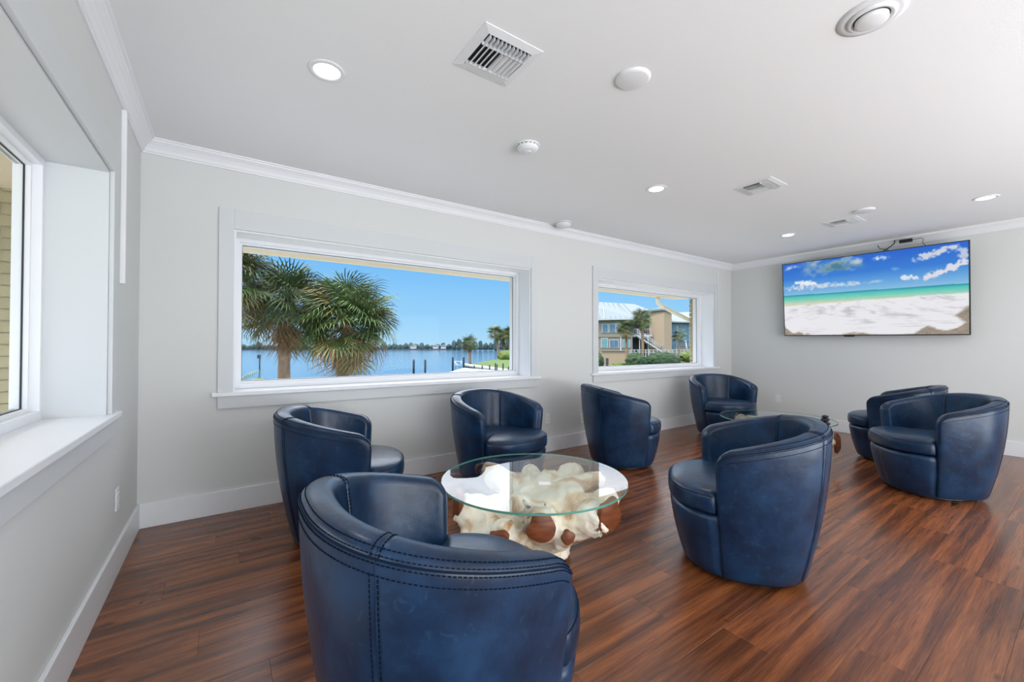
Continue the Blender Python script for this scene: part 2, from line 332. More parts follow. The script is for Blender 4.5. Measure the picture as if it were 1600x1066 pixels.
# planks
PWD, PLN = .18, 1.22
pm = MB(); g = .0003; bv = .0007
x0, x1, y0, y1 = g, PLN-g, g, PWD-g
v = [(x0, y0, -.006), (x1, y0, -.006), (x1, y1, -.006), (x0, y1, -.006), (x0, y0, -bv), (x1, y0, -bv), (x1, y1, -bv), (x0, y1, -bv),
     (x0+bv, y0+bv, 0), (x1-bv, y0+bv, 0), (x1-bv, y1-bv, 0), (x0+bv, y1-bv, 0)]
pm.add(v, [(8, 9, 10, 11)]+[(i, (i+1) % 4, 4+(i+1) % 4, 4+i) for i in range(4)]+[(4+i, 4+(i+1) % 4, 8+(i+1) % 4, 8+i) for i in range(4)])
pmesh = pm.mesh('plank', M_wood)
rest = MB(); row = 0; y = -.0
while y > YF:
    y -= PWD; off = [0, .43, .86, .21, .66, 1.05][row % 6] + .07*math.sin(row*2.3); xx = -off; row += 1
    while xx < W:
        a, b_ = max(xx, 0), min(xx+PLN, W)
        if b_-a > .02:
            if y > -4.35:
                o = bpy.data.objects.new('floor_plank', pmesh); COL.objects.link(o); o.parent = fl; o.location = (a, y, 0)
                o.scale = ((b_-a)/PLN, 1, 1)
            else:
                rest.box(a+g, b_-g, max(y, YF)+g, y+PWD-g, -.006, 0)
        xx += PLN
tag(rest.build('floor_planks', M_wood, fl), kind='stuff')

# baseboards, crown
BH = .162
def S2(o): return S(o)
S(boxo('baseboard_back', M_base, None, 0, W, -.016, 0, 0, BH, bevel=.003))
S(boxo('baseboard_left', M_base, None, 0, .016, YF, -.016, 0, BH, bevel=.003))
S(boxo('baseboard_right', M_base, None, W-.016, W, YF, -.016, 0, BH, bevel=.003))
cp = [(0, 0), (0, -.092), (.010, -.092), (.013, -.082), (.018, -.079), (.026, -.060), (.040, -.040), (.056, -.026), (.064, -.020), (.066, -.010), (.076, -.008), (.078, 0)]
def crown(name, fn, n=len(cp)):
    rows = [[fn(d, z, 0) for d, z in cp], [fn(d, z, 1) for d, z in cp]]
    b = MB().grid(rows, closed=True, smooth=False); b.add(rows[0], [tuple(range(n))]); b.add(rows[1], [tuple(range(n))])
    S(b.build(name, M_trim))
crown('trim_1', lambda d, z, s: (W-d if s else d, -d, H+z))
crown('trim_2', lambda d, z, s: (d, YF if s else -d, H+z))
crown('trim_3', lambda d, z, s: (W-d, YF if s else -d, H+z))

# windows: local frame u along wall, w outward, into world
def window(name, a0, a1, M, label):
    r = empty(name); r['kind'] = 'structure'; r['label'] = label
    def bx(nm, m, u0, u1, w0, w1, z0, z1, bev=0): return MB().box(u0, u1, w0, w1, z0, z1, M).build(nm, m, r, bevel=bev)
    R_ = .232
    bx('side_casing', M_casing, a0-.092, a0, -.018, 0, ZS, ZH+.145, .002); bx('side_casing', M_casing, a1, a1+.092, -.018, 0, ZS, ZH+.145, .002)
    bx('head_casing', M_casing, a0, a1, -.018, 0, ZH, ZH+.145, .002)
    bx('sill', M_trim, a0-.125, a1+.125, -.036, R_, ZS-.030, ZS, .004)
    bx('apron', M_casing, a0-.092, a1+.092, -.018, 0, ZS-.118, ZS-.030, .002)
    t = .012
    jm = M_casing if name == 'window_3' else M_trim
    bx('jamb', jm, a0-.001, a0+t, 0, R_, ZS, ZH); bx('jamb', jm, a1-t, a1+.001, 0, R_, ZS, ZH); bx('head_jamb', jm, a0+t, a1-t, 0, R_, ZH-t, ZH+.001)
    fr = MB(); f0, f1 = R_-.02, .30 if name != 'window_3' else .281; fw = .042
    fr.box(a0, a0+fw, f0, f1, ZS, ZH, M); fr.box(a1-fw, a1, f0, f1, ZS, ZH, M); fr.box(a0+fw, a1-fw, f0, f1, ZS, ZS+fw, M); fr.box(a0+fw, a1-fw, f0, f1, ZH-fw, ZH, M)
    fr.build('window_frame', M_trim, r, bevel=.002)
    b2 = MB(); g0, g1 = a0+fw, a1-fw; s0, s1 = ZS+fw, ZH-fw; k = .014
    b2.box(g0, g0+k, .245, .30, s0, s1, M); b2.box(g1-k, g1, .245, .30, s0, s1, M); b2.box(g0+k, g1-k, .245, .30, s0, s0+k, M); b2.box(g0+k, g1-k, .245, .30, s1-k, s1, M)
    b2.build('glazing_bead', M_trim, r)
    b3 = MB(); g0 += k; g1 -= k; s0 += k; s1 -= k; k = .0035
    b3.box(g0, g0+k, .262, .268, s0, s1, M); b3.box(g1-k, g1, .262, .268, s0, s1, M); b3.box(g0, g1, .262, .268, s0, s0+k, M); b3.box(g0, g1, .262, .268, s1-k, s1, M)
    b3.build('gasket', M_glaze, r)
    bx('glass_pane', M_pane, g0, g1, .268, .274, s0, s1)
    # outer aluminium sash edge
    b4 = MB(); k = .03; o0, o1 = (.30, .335) if name != 'window_3' else (.281, .292)
    b4.box(a0, g0+.004, o0, o1, ZS, ZH, M); b4.box(a1-.052, a1, o0, o1, ZS, ZH, M); b4.box(g0, g1, o0, o1, ZS, s0+.002, M); b4.box(g0, g1, o0, o1, s1-.002, ZH, M)
    b4.build('outer_sash', M_alu if name == 'window_3' else M_trim, r)
    return r
window('window_1', .518, 3.252, Matrix.Identity(4), 'wide picture window over the bay, white deep frame')
window('window_2', 4.31, 7.003, Matrix.Identity(4), 'picture window toward the neighbouring building, white deep frame')
MW3 = Matrix(((0, -1, 0, 0), (1, 0, 0, 0), (0, 0, 1, 0), (0, 0, 0, 1)))
window('window_3', -3.75, -.87, MW3, 'deep white window in the left wall')

# thin vertical wall strips
tag(MB().box(0, .022, -.618, -.600, 1.54, 2.485).build('trim_strip', M_trim, bevel=.002), 'narrow white vertical strip on the left wall near the corner', 'trim strip')
tag(MB().box(7.108, 7.124, -.02, 0, 1.53, 2.485).build('trim_strip', M_trim, bevel=.002), 'narrow white vertical strip right of the far window', 'trim strip')

# outlets
def outlet(M, label):
    r = empty('power_outlet', M.translation); tag(r, label, 'outlet', 'wall outlets')
    R3 = M.to_3x3().to_4x4()
    MB().box(-.036, .036, -.007, 0, -.058, .058, R3).build('cover_plate', M_plastic, r, bevel=.002)
    for dz in (.022, -.022):
        f = MB().prism([(.016*math.cos(t)*1.0, .0135*math.sin(t)) for t in [i*PI/6 for i in range(12)]], .007, .0095, R3 @ Matrix.Translation((0, 0, dz)) @ Matrix.Rotation(PI/2, 4, 'X')).build('receptacle', M_plastic, r)
        b = MB()
        for sx_ in (-.006, .006): b.box(sx_-.001, sx_+.001, -.0100, -.0092, dz-.003, dz+.005, R3)
        b.build('slots', M_gap, f)
    return r
outlet(Matrix.Translation((3.49, 0, .375)), 'white outlet on the back wall between the two windows, right of a tub chair')
outlet(Matrix.Translation((4.035, 0, .33)), 'white outlet on the back wall, left of the chair seen from behind')
outlet(Matrix.Translation((0, -.628, .387)) @ Matrix.Rotation(PI/2, 4, 'Z'), 'white outlet low on the left wall by the corner')
outlet(Matrix.Translation((W, -.718, .383)) @ Matrix.Rotation(-PI/2, 4, 'Z'), 'white outlet on the screen wall behind the far glass table')

# recessed lights
def downlight(x, y, label):
    r = empty('recessed_light', (x, y, H)); tag(r, label, 'ceiling light', 'recessed ceiling lights')
    MB().lathe([(.062, -.001), (.064, -.006), (.078, -.006), (.086, -.003), (.088, 0)], 40).build('trim_ring', M_plastic, r)
    MB().lathe([(.060, -.0005), (.061, -.004), (.03, -.0045), (.001, -.0045)], 40).build('lens', M_lamp, r)
    l = bpy.data.lights.new('lamp_light', 'SPOT'); l.energy = 9; l.color = (1, .985, .96); l.spot_size = 2.4; l.spot_blend = .7; l.shadow_soft_size = .07
    lo = bpy.data.objects.new('lamp_light', l); COL.objects.link(lo); lo.parent = r; lo.location = (0, 0, -.03)
downlight(.88, -1.43, 'round recessed light nearest the left wall, left of the big vent')
downlight(3.565, -1.41, 'round recessed light between the big vent and the far vents')
downlight(6.19, -1.41, 'small round recessed light in front of the wall screen')
downlight(6.27, -3.02, 'round recessed light far right above the screen')

# ceiling discs and detectors
def disc(x, y, label):
    tag(MB().lathe([(.088, 0), (.088, -.006), (.080, -.014), (.072, -.017), (.001, -.018)], 48).build('cover_disc', M_plastic, loc=(x, y, H)), label, 'ceiling disc')
disc(2.186, -2.268, 'flat round white ceiling cover right of the big vent')
disc(5.778, -2.26, 'small flat round white ceiling cover behind the farthest vent')
def detector(x, y, label, s=1.0, prof=None, name='smoke_detector', cat='detector'):
    r = empty(name, (x, y, H)); tag(r, label, cat)
    MB().lathe([(.066*s, 0), (.068*s, -.004), (.068*s, -.010), (.060*s, -.012)], 40).build('base_plate', M_plastic, r)
    MB().lathe([(.060*s, -.010), (.062*s, -.018), (.054*s, -.030*s), (.040*s, -.038*s), (.024*s, -.040*s)], 40).build('dome', M_plastic, r)
    MB().lathe([(.022*s, -.038*s), (.022*s, -.043*s), (.020*s, -.044*s)], 24).build('test_button', M_plastic, r)
    b = MB()
    for i in range(16):
        a = i*PI/8; b.box(-.006, .006, .0595*s, .063*s, -.016, -.012, Matrix.Rotation(a, 4, 'Z'))
    tag(b.build('vent_slots', M_gap, r), kind='stuff')
    return r
detector(2.168, -1.392, 'round white domed smoke detector between light and vents', 1.2)
detector(3.56, -.20, 'white alarm dome on the ceiling beside the crown above the window wall', 1.4)
r = empty('ceiling_speaker', (2.68, -3.10, H)); tag(r, 'round white ringed ceiling fixture cut by the top edge', 'ceiling fixture')
MB().lathe([(.115, 0), (.115, -.004), (.095, -.007), (.078, -.007)], 48).build('outer_ring', M_plastic, r)
MB().lathe([(.078, -.002), (.080, -.014), (.070, -.020), (.062, -.012)], 48).build('middle_ring', M_plastic, r)
MB().lathe([(.055, -.004), (.056, -.026), (.046, -.032), (.001, -.033)], 48).build('center_disc', M_plastic, r)
MB().lathe([(.061, -.001), (.060, -.014), (.056, -.014)], 48).build('shadow_gap', M_gap, r)

# ceiling vents
def vent(x, y, label, first=None):
    r = empty('air_vent', (x, y, H)); tag(r, label, 'air vent', 'square ceiling air vents')
    fr = MB(); o_, i_ = .157, .118
    for k in range(4):
        R_ = Matrix.Rotation(k*PI/2, 4, 'Z')
        fr.add([R_ @ Vector(p) for p in [(-o_, -o_, 0), (o_, -o_, 0), (o_, -o_, -.004), (-o_, -o_, -.004), (i_, -i_, -.011), (-i_, -i_, -.011), (i_, -i_, .0), (-i_, -i_, .0)]],
               [(0, 1, 2, 3), (3, 2, 4, 5), (5, 4, 6, 7)])
    fr.build('vent_frame', M_plastic, r)
    MB().box(-.117, .117, -.117, .117, -.0025, -.0005).build('duct_backing', M_gap, r)
    def blade(nm, cx, cy, ln, ang, axis):
        M_ = Matrix.Translation((cx, cy, -.012)) @ (Matrix.Identity(4) if axis == 'y' else Matrix.Rotation(PI/2, 4, 'Z')) @ Matrix.Rotation(ang, 4, 'Y')
        MB().box(-.0012, .0012, -ln/2, ln/2, -.013, .010, M_).build(nm, M_plastic, r)
    for k in range(9):
        t = -.096+k*.024; blade('louver_blade', t, .018, .135, math.radians(48 if k < 4 else -44) if k != 4 else 0, 'y')
    MB().box(-.117, .117, -.060, -.054, -.020, -.004).build('divider_bar', M_plastic, r)
    MB().box(-.117, .117, .088, .094, -.018, -.004).build('divider_bar', M_plastic, r)
    for k in range(11): blade('fin', -.105+k*.021, -.088, .052, 0, 'y')
    MB().box(-.116, .116, .094, .117, -.0125, -.0105, None).build('deflector', M_plastic, r)
    return r
vent(1.529, -1.998, 'largest-looking square white air vent with dark louvers, near the left')
vent(4.251, -1.950, 'middle square air vent on the ceiling')
vent(6.09, -1.995, 'farthest square air vent, closest to the wall screen')

# ------------------------------------------------------------------ wall screen
TW, TH = 1.905, 1.078
tv = empty('wall_television', (W-.10, -1.812, 1.345)); tag(tv, 'large flat television on the right wall showing a tropical beach', 'television')
# local frame: u along -Y (screen right), v up tilted forward
TOPX = -.105
TM = Matrix.Rotation(math.radians(-.9), 4, 'X') @ Matrix.Rotation(math.atan2(TOPX, TH), 4, 'Y') @ Matrix.Rotation(-PI/2, 4, 'Z')
# TM maps local x -> screen right (-Y), local y -> outward... local -y faces the room
TM = Matrix.Rotation(math.radians(.9), 4, 'X') @ Matrix.Rotation(math.atan2(TOPX, TH), 4, 'Y') @ Matrix(((0, 1, 0, 0), (-1, 0, 0, 0), (0, 0, 1, 0), (0, 0, 0, 1)))
MB().box(-TW/2, TW/2, -.012, .030, 0, TH, TM).build('television_body', M_black, tv, bevel=.004)
b = MB(); k = .009
for (a0, a1, z0, z1) in ((-TW/2, TW/2, 0, .012), (-TW/2, TW/2, TH-k, TH), (-TW/2, -TW/2+k, .012, TH-k), (TW/2-k, TW/2, .012, TH-k)): b.box(a0, a1, -.016, -.0122, z0, z1, TM)
b.build('bezel', mat('dark_metal_bezel', (.03, .032, .036), .3, metal=.5), tv)
MB().box(-.22, -.11, -.016, .02, -.014, 0, TM).build('sensor_housing', M_black, tv)
MB().box(-.35, .35, .030, .085, .25, .75, TM).build('wall_bracket', M_black, tv)
def screen():
    nu, nv = 400, 226
    us = np.linspace(0, 1, nu+1); vs = np.linspace(0, 1, nv+1); U, V = np.meshgrid(us, vs)  # V from top
    rng = np.random.RandomState(3)
    def fbm(u, v, f, octv=5, seed=0):
        out = np.zeros_like(u); amp = 1; tot = 0
        for o in range(octv):
            g_ = np.random.RandomState(seed*31+o).rand(257, 257); x_ = (u*f) % 256; y_ = (v*f) % 256
            i = x_.astype(int); j = y_.astype(int); fx = x_-i; fy = y_-j; fx = fx*fx*(3-2*fx); fy = fy*fy*(3-2*fy)
            i2 = (i+1) % 257; j2 = (j+1) % 257
            out += amp*((g_[j, i]*(1-fx)+g_[j, i2]*fx)*(1-fy)+(g_[j2, i]*(1-fx)+g_[j2, i2]*fx)*fy); tot += amp; amp *= .55; f *= 2.03
        return out/tot
    def lerp(a, b, t): t = np.clip(t, 0, 1)[..., None]; return a*(1-t)+b*t
    c = lambda *a: np.array(a)/255.
    hz = .440+.012*U
    sky = lerp(c(38, 100, 205), c(60, 130, 215), V/.25); sky = lerp(sky, c(135, 190, 228), (V-.22)/.22)
    img = sky
    n1 = fbm(U*1.6, V*1.1, 9, 6, 1); n2 = fbm(U*1.8, V, 26, 5, 2)
    def cloud(img, cu, cv, ru, rv, col, dens=1.6, shear=0., nn=n1, thr=.5):
        d = 1-np.sqrt(((U-cu)/ru)**2+((V-cv-shear*(U-cu))/rv)**2)
        return lerp(img, col, np.clip((d*.9+(nn-thr)*2.2)*dens*1.1, 0, 1)**1.3*np.clip(d*3+.6, 0, 1))
    img = cloud(img, .33, .10, .22, .16, c(150, 180, 195), 1.2); img = cloud(img, .36, .13, .15, .10, c(75, 125, 150), 1.0, .2)
    img = cloud(img, .47, .05, .07, .06, c(190, 205, 222), 1, -.3); img = cloud(img, .44, .17, .05, .05, c(175, 198, 218), .9)
    img = cloud(img, .05, .06, .06, .04, c(215, 222, 232), 1.2)
    img = cloud(img, .16, .30, .10, .055, c(235, 240, 246), 1.7, .1, n2); img = cloud(img, .20, .345, .30, .045, c(205, 218, 232), 1.3, 0, n2)
    img = cloud(img, .40, .35, .16, .03, c(195, 214, 232), 1.0, 0, n2)
    img = cloud(img, .85, .09, .12, .05, c(205, 212, 226), 1.6, -.45, n2); img = cloud(img, .92, .27, .14, .055, c(222, 222, 232), 1.9, -.75, n2)
    img = cloud(img, .98, .12, .04, .06, c(190, 200, 225), 1.4, 0, n2); img = cloud(img, .735, .335, .055, .035, c(220, 230, 240), 1.6, .2, n2)
    img = cloud(img, .60, .07, .05, .035, c(215, 228, 242), 1.0, 0, n2); img = cloud(img, .67, .22, .03, .025, c(120, 170, 225), .8, 0, n2)
    img = cloud(img, .57, .345, .05, .02, c(170, 200, 228), .9, 0, n2)
    t = (V-hz)
    sea = lerp(c(40, 140, 165), c(85, 195, 185), t/.03); sea = lerp(sea, c(125, 208, 190), (t-.03)/.04); sea = lerp(sea, c(205, 212, 180), (t-.07)/.05)
    sea = sea*(1+.10*(fbm(U*.6, V*5, 40, 3, 5)-.5)[..., None])
    img = np.where((t > 0)[..., None], sea, img)
    fe = .575-.035*U+.03*(fbm(U, V*.2, 14, 3, 7)-.5)
    fn = fbm(U*1.0+(V-.5)*(.9-2.2*U)*.8, V*.7, 24, 5, 8); fn2 = fbm(U*.9+(V-.5)*(.9-2*U), V*1.6, 50, 4, 9)
    foam = lerp(c(192, 192, 196), c(236, 235, 240), (fn*.6+fn2*.4-.25)/.25)
    img = lerp(img, foam, (V-fe)/.02)
    # wet sand at bottom corners
    nb_ = (fbm(U, V, 22, 4, 11)-.5)*.16
    s1 = np.maximum(V-(.87+1.5*U), V-(.985-.02*np.sin(U*17))); s1 = np.maximum(s1, np.where(U > .74, V-(1.0-.62*(U-.74)-.05*np.sin((U-.74)*25)), -1))
    s2 = np.where(U > .88, (U-.92)*.9-np.abs(V-.80)*.6, -1)
    sand = lerp(c(165, 152, 138), c(140, 128, 114), (fbm(U, V, 70, 3, 12)-.35)*2)
    img = lerp(img, sand, np.clip(np.maximum(s1+nb_*.35, s2+nb_*.2)*40, 0, 1))
    img = np.clip(img, 0, 1); lin = np.where(img <= .04045, img/12.92, ((img+.055)/1.055)**2.4)
    a0 = -TW/2+.009; a1 = TW/2-.009; z0 = .012; z1 = TH-.009
    P = np.stack([a0+(a1-a0)*U, np.full_like(U, -.0128), z1+(z0-z1)*V, np.ones_like(U)], -1).reshape(-1, 4) @ np.array(TM).T
    me = bpy.data.meshes.new('screen_picture'); nvt = (nu+1)*(nv+1)
    me.vertices.add(nvt); me.vertices.foreach_set('co', P[:, :3].ravel())
    J, I = np.meshgrid(np.arange(nv), np.arange(nu), indexing='ij'); q = (J*(nu+1)+I).ravel()
    F = np.stack([q, q+nu+1, q+nu+2, q+1], 1); me.loops.add(F.size); me.loops.foreach_set('vertex_index', F.ravel()); me.polygons.add(len(F))
    me.polygons.foreach_set('loop_start', np.arange(len(F))*4); me.update(calc_edges=True)
    ca = me.color_attributes.new('picture', 'FLOAT_COLOR', 'POINT'); ca.data.foreach_set('color', np.concatenate([lin.reshape(-1, 3), np.ones((nvt, 1))], 1).ravel())
    m = bpy.data.materials.new('lit_screen'); m.use_nodes = True; n = m.node_tree; bb = n.nodes['Principled BSDF']
    at = n.nodes.new('ShaderNodeAttribute'); at.attribute_name = 'picture'; bb.inputs['Base Color'].default_value = (.01, .01, .01, 1); bb.inputs['Roughness'].default_value = .25
    bb.inputs['Specular IOR Level'].default_value = .2
    n.links.new(at.outputs['Color'], bb.inputs['Emission Color']); bb.inputs['Emission Strength'].default_value = .96
    me.materials.append(m); o = bpy.data.objects.new('screen', me); COL.objects.link(o); o.parent = tv
screen()
# cables above the screen
ad = tag(empty('power_adapter', (W-.135, -2.235, 2.515)), 'small black power brick with thin cables hanging above the television', 'adapter')
MB().box(-.018, .018, -.06, .06, -.02, .02).build('brick_body', M_black, ad, bevel=.004)
def cable(pts, rad=.0035):
    P_ = [Vector(p) for p in pts]; out = []
    for i in range(len(P_)-1):
        p0, p1, p2, p3 = P_[max(i-1, 0)], P_[i], P_[i+1], P_[min(i+2, len(P_)-1)]
        for k in range(8):
            t = k/8; out.append(.5*((2*p1)+(p2-p0)*t+(2*p0-5*p1+4*p2-p3)*t*t+(3*p1-p0-3*p2+p3)*t**3))
    out.append(P_[-1]); MB().tube(out, rad, 6).build('cable', M_black, ad)
cable([(-.0, .105, .03), (0, .11, -.01), (.0, .155, -.05), (0, .21, -.085), (0, .26, -.12)], .006)
cable([(0, .27, .0), (0, .25, -.045), (0, .20, -.07), (0, .165, -.09), (0, .155, -.125)], .004)
cable([(0, -.06, .002), (0, -.12, .005), (0, -.155, -.01), (0, -.15, -.05), (0, -.17, -.085), (0, -.175, -.10)], .003)

# ------------------------------------------------------------------ tub chairs
HB, HA, RTP, RBT, TA, TSM, NS, EX = .810, .6764, .405, .2964, 2.0096, .75, 2.409, 1.956
THK = .086
def prof(z):
    t = min(max((z-.02)/(HB-.02), 0), 1); return RBT+(RTP-RBT)*(1-(1-t)**EX)
def plan(th):
    c, s = math.cos(th), math.sin(th); k = (abs(c)**NS+abs(s)**NS)**(-1/NS); return s*k, c*k
def rimh(th): return HB-(HB-HA)*(1-plan(th)[1])/(1-math.cos(TA))
def rimz(th):
    d = (TA-abs(th))*.40; z = rimh(th); R_ = .085
    if d < R_: z -= R_*.9*(1-math.sqrt(max(0, 1-(1-d/R_)**2)))
    return z
def endk(th):
    d = (TA-abs(th))*.40; R_ = .030
    return 1 if d > R_ else max(.04, math.sqrt(max(0, 1-(1-d/R_)**2)))
def sec(th, seamd=0):
    """closed-ish section polyline (r,z) from outer bottom over the rim to inner bottom"""
    zr = rimz(th); k = endk(th); T = THK; out = []
    rt = prof(rimh(th)); hr = .036
    def ro(z): return prof(z)-(1-k)*T*.5-seamd
    def ri(z): return rt-T-.13*(rimh(th)-z)*.9+(1-k)*T*.5+seamd
    out.append((ro(.022)-.045, .022)); out.append((ro(.024)-.02, .0225)); out.append((ro(.03)-.006, .028))
    for i in range(17):
        z = .04+(zr-hr-.04)*i/16; out.append((ro(z), z))
    a0, a1 = ro(zr-hr), ri(zr-hr); cm = (a0+a1)/2; hw = (a0-a1)/2
    for i in range(1, 12):
        a = PI*i/12; c_ = math.cos(a); s_ = math.sin(a); q = .80
        out.append((cm+hw*math.copysign(abs(c_)**q, c_), zr-hr+(hr-seamd)*abs(s_)**q))
    for i in range(9):
        z = (zr-hr)+(.36-(zr-hr))*i/8; out.append((ri(z), z))
    return out
def W3(th, r, z): a, b_ = plan(th); return (r*a, r*b_, z)
def shell_part(name, t0, t1, par):
    n = max(8, int(abs(t1-t0)/.055)); ths = [t0+(t1-t0)*i/n for i in range(n+1)]
    ext = []
    if abs(t1) > TA-.01 : ths = ths[:-1]+[TA-.10*(1-u)**1.6 if t1 > 0 else 0 for u in (.2, .4, .6, .75, .87, .95, 1)]
    if abs(t0) > TA-.01 : ths = [-(TA-.10*(1-u)**1.6) for u in (1, .95, .87, .75, .6, .4, .2)]+ths[1:]
    ths = sorted(set(round(t, 5) for t in ths))
    rows = []
    for i, t in enumerate(ths):
        d = min(abs(abs(t)-TSM), 1); sd = .0035*max(0, 1-d/.012)
        rows.append([W3(t, r, z) for r, z in sec(t, sd)])
        if i == 0 and abs(abs(t)-TSM) < 1e-3: rows.append([W3(t+.014, r, z) for r, z in sec(t+.014, 0)])
    if abs(abs(ths[-1])-TSM) < 1e-3: rows.insert(-1, [W3(ths[-1]-.014, r, z) for r, z in sec(ths[-1]-.014, 0)])
    b = MB().grid(rows)
    for rr in (rows[0], rows[-1]): b.add(rr, [tuple(range(len(rr)))])
    return b.build(name, M_leather, par)
chair = empty('tub_chair'); tag(chair, 'x', 'chair', 'blue leather tub chairs')
shell_part('backrest', -TSM, TSM, chair); shell_part('arm', TSM, TA, chair); shell_part('arm', -TA, -TSM, chair)
# front panel
def fp_r(z): return prof(z)+.008*math.sin(PI*min(max((z-.02)/.36, 0), 1))**.7-.008
def fsec(th):
    d = (abs(th-PI) - (2*PI-TA-PI)); d = max(0, (PI-TA) - abs(th-PI)); e_ = .018*max(0, 1-d/.07)**2; c_ = .004*max(0, 1-abs(th-PI)/.02)
    o = [(fp_r(.022)-.045, .022), (fp_r(.024)-.018, .023), (fp_r(.03)-.005, .029)]
    for i in range(13): z = .04+(.325-.04)*i/12; o.append((fp_r(z)-e_-c_, z))
    o += [(fp_r(.34)-.006-e_, .342), (fp_r(.34)-.018-e_, .352), (fp_r(.34)-.045, .356), (.25, .356)]
    return o
n = 44; MB().grid([[W3(t, r, z) for r, z in fsec(t)] for t in [TA-.045+(2*PI-2*TA+.09)*i/n for i in range(n+1)]]).build('front_panel', M_leather, chair)
# cushion
def crad(th):
    t = abs((th+PI) % (2*PI)-PI); inner = prof(.75)-THK-.045; outer = prof(.42)-.008
    u = min(max((t-(TA-.10))/.13, 0), 1); u = u*u*(3-2*u); return inner*(1-u)+outer*u
rows = []
for off, z in ((-.05, .362), (-.012, .364), (-.002, .372), (.0, .385), (.002, .41), (0, .435), (-.004, .450), (-.010, .459), (-.022, .467), (-.045, .474), (-.09, .482), (-.16, .488), (-.24, .491), (-9, .492)):
    row_ = []
    for i in range(96):
        th = 2*PI*i/96; r_ = max(.0, crad(th)+off) if off > -1 else .004; row_.append(W3(th, r_, z + (.004*math.sin(3*th) if off < -.05 else 0)*0))
    rows.append(row_)
cu = MB().grid(rows, closed=True).build('seat_cushion', M_leather, chair)
MB().tube([W3(TA-.02+(2*PI-2*TA+.04)*i/40, crad(TA-.02+(2*PI-2*TA+.04)*i/40)-.0035, .4495) for i in range(41)], .0022, 6).build('piping', M_welt, cu)
MB().lathe([(.235, 0), (.24, .004), (.24, .012), (.20, .016), (.20, .024)], 48).build('swivel_base', mat('dark_steel', (.10, .10, .11), .3, metal=.8), chair)
# piping along the rim and stitches
def rimpt(th, a, off=0):
    zr = rimz(th); k = endk(th); T = THK; rt = prof(rimh(th)); hr = .036
    a0 = prof(zr-hr)-(1-k)*T*.5; a1 = rt-T-.13*(rimh(th)-zr+hr)*.9+(1-k)*T*.5; cm = (a0+a1)/2; hw = (a0-a1)/2; q = .8
    c_ = math.cos(a); s_ = math.sin(a)
    return W3(th, cm+(hw+off)*math.copysign(abs(c_)**q, c_), zr-hr+(hr+off)*abs(s_)**q)
MB().tube([rimpt(-TA+.045+(2*TA-.09)*i/110, .30, .0005) for i in range(111)], .0026, 6).build('piping', M_welt, chair)
st = MB()
def stitches(fn, t0, t1, step, ln, w=.0012, hgt=.0010):
    """dashes along fn(t); parameterised by arc length"""
    N = 400; pts = [Vector(fn(t0+(t1-t0)*i/N)) for i in range(N+1)]; acc = 0; nxt = 0
    L_ = [0]
    for i in range(N): L_.append(L_[-1]+(pts[i+1]-pts[i]).length)
    def at(s):
        import bisect
        i = min(max(bisect.bisect(L_, s)-1, 0), N-1); u = (s-L_[i])/max(1e-9, L_[i+1]-L_[i]); return pts[i].lerp(pts[i+1], u)
    s = 0
    while s+ln < L_[-1]:
        p, q = at(s), at(s+ln); d = (q-p).normalized(); nrm = Vector((p.x, p.y, .15 if p.z < .6 else .25)).normalized(); sd = d.cross(nrm).normalized(); up = sd.cross(d)
        vs = [p+sd*a*w+up*b_*hgt for a in (-1, 1) for b_ in (-1, 1)]+[q+sd*a*w+up*b_*hgt for a in (-1, 1) for b_ in (-1, 1)]
        st.add(vs, [(0, 1, 3, 2), (4, 6, 7, 5), (0, 4, 5, 1), (2, 3, 7, 6), (0, 2, 6, 4), (1, 5, 7, 3)]); s += step
for a in (.10, .52, .95): stitches(lambda t, a=a: rimpt(t, a, .0008), -TA+.08, TA-.08, .0115, .0075)
stitches(lambda t: W3(t, prof(rimz(t)-.055)+.0006, rimz(t)-.055), -TA+.1, TA-.1, .0115, .0075)
for sg in (-1, 1):
    for d in (-.022, .022):
        t = sg*TSM+d
        stitches(lambda z, t=t: W3(t, prof(z)+.0006, z), .05, rimz(t)-.05, .0115, .0075)
        stitches(lambda a, t=t: rimpt(t, a, .0008), .4, PI-.1, .0115, .0075)
        def inn(z, t=t): rt = prof(rimh(t)); return W3(t, rt-THK-.117*(rimh(t)-z)-.0008, z)
        stitches(inn, rimz(t)-.04, .50, .0115, .0075)
tag(st.build('stitching', M_stitch, chair), kind='stuff')
GR = 'blue leather tub chairs'
CH = [((1.036, -2.497), -4.712, 'largest blue leather tub chair in the foreground, seen from behind'),
      ((1.124, -.792), 1.291, 'blue leather tub chair below the left end of the bay window, facing right'),
      ((2.408, -.693), .215, 'blue leather tub chair below the right end of the bay window, seat toward the camera'),
      ((3.836, -.780), 1.046, 'blue leather tub chair between the two windows, turned away and facing right'),
      ((5.997, -.687), -.573, 'blue leather tub chair in the far corner beyond the second glass table'),
      ((2.844, -2.461), -2.516, 'blue leather tub chair right of the near glass table, turned left'),
      ((5.293, -2.798), -2.438, 'blue leather tub chair nearest the right edge, its seat open to the left'),
      ((6.299, -2.346), -3.041, 'blue leather tub chair below the television, half hidden behind another chair')]
chair.location = (*CH[0][0], 0); chair.rotation_euler = (0, 0, CH[0][1]); chair['label'] = CH[0][2]
for (c, a, lb) in CH[1:]: dup(chair, (*c, 0), a, lb)

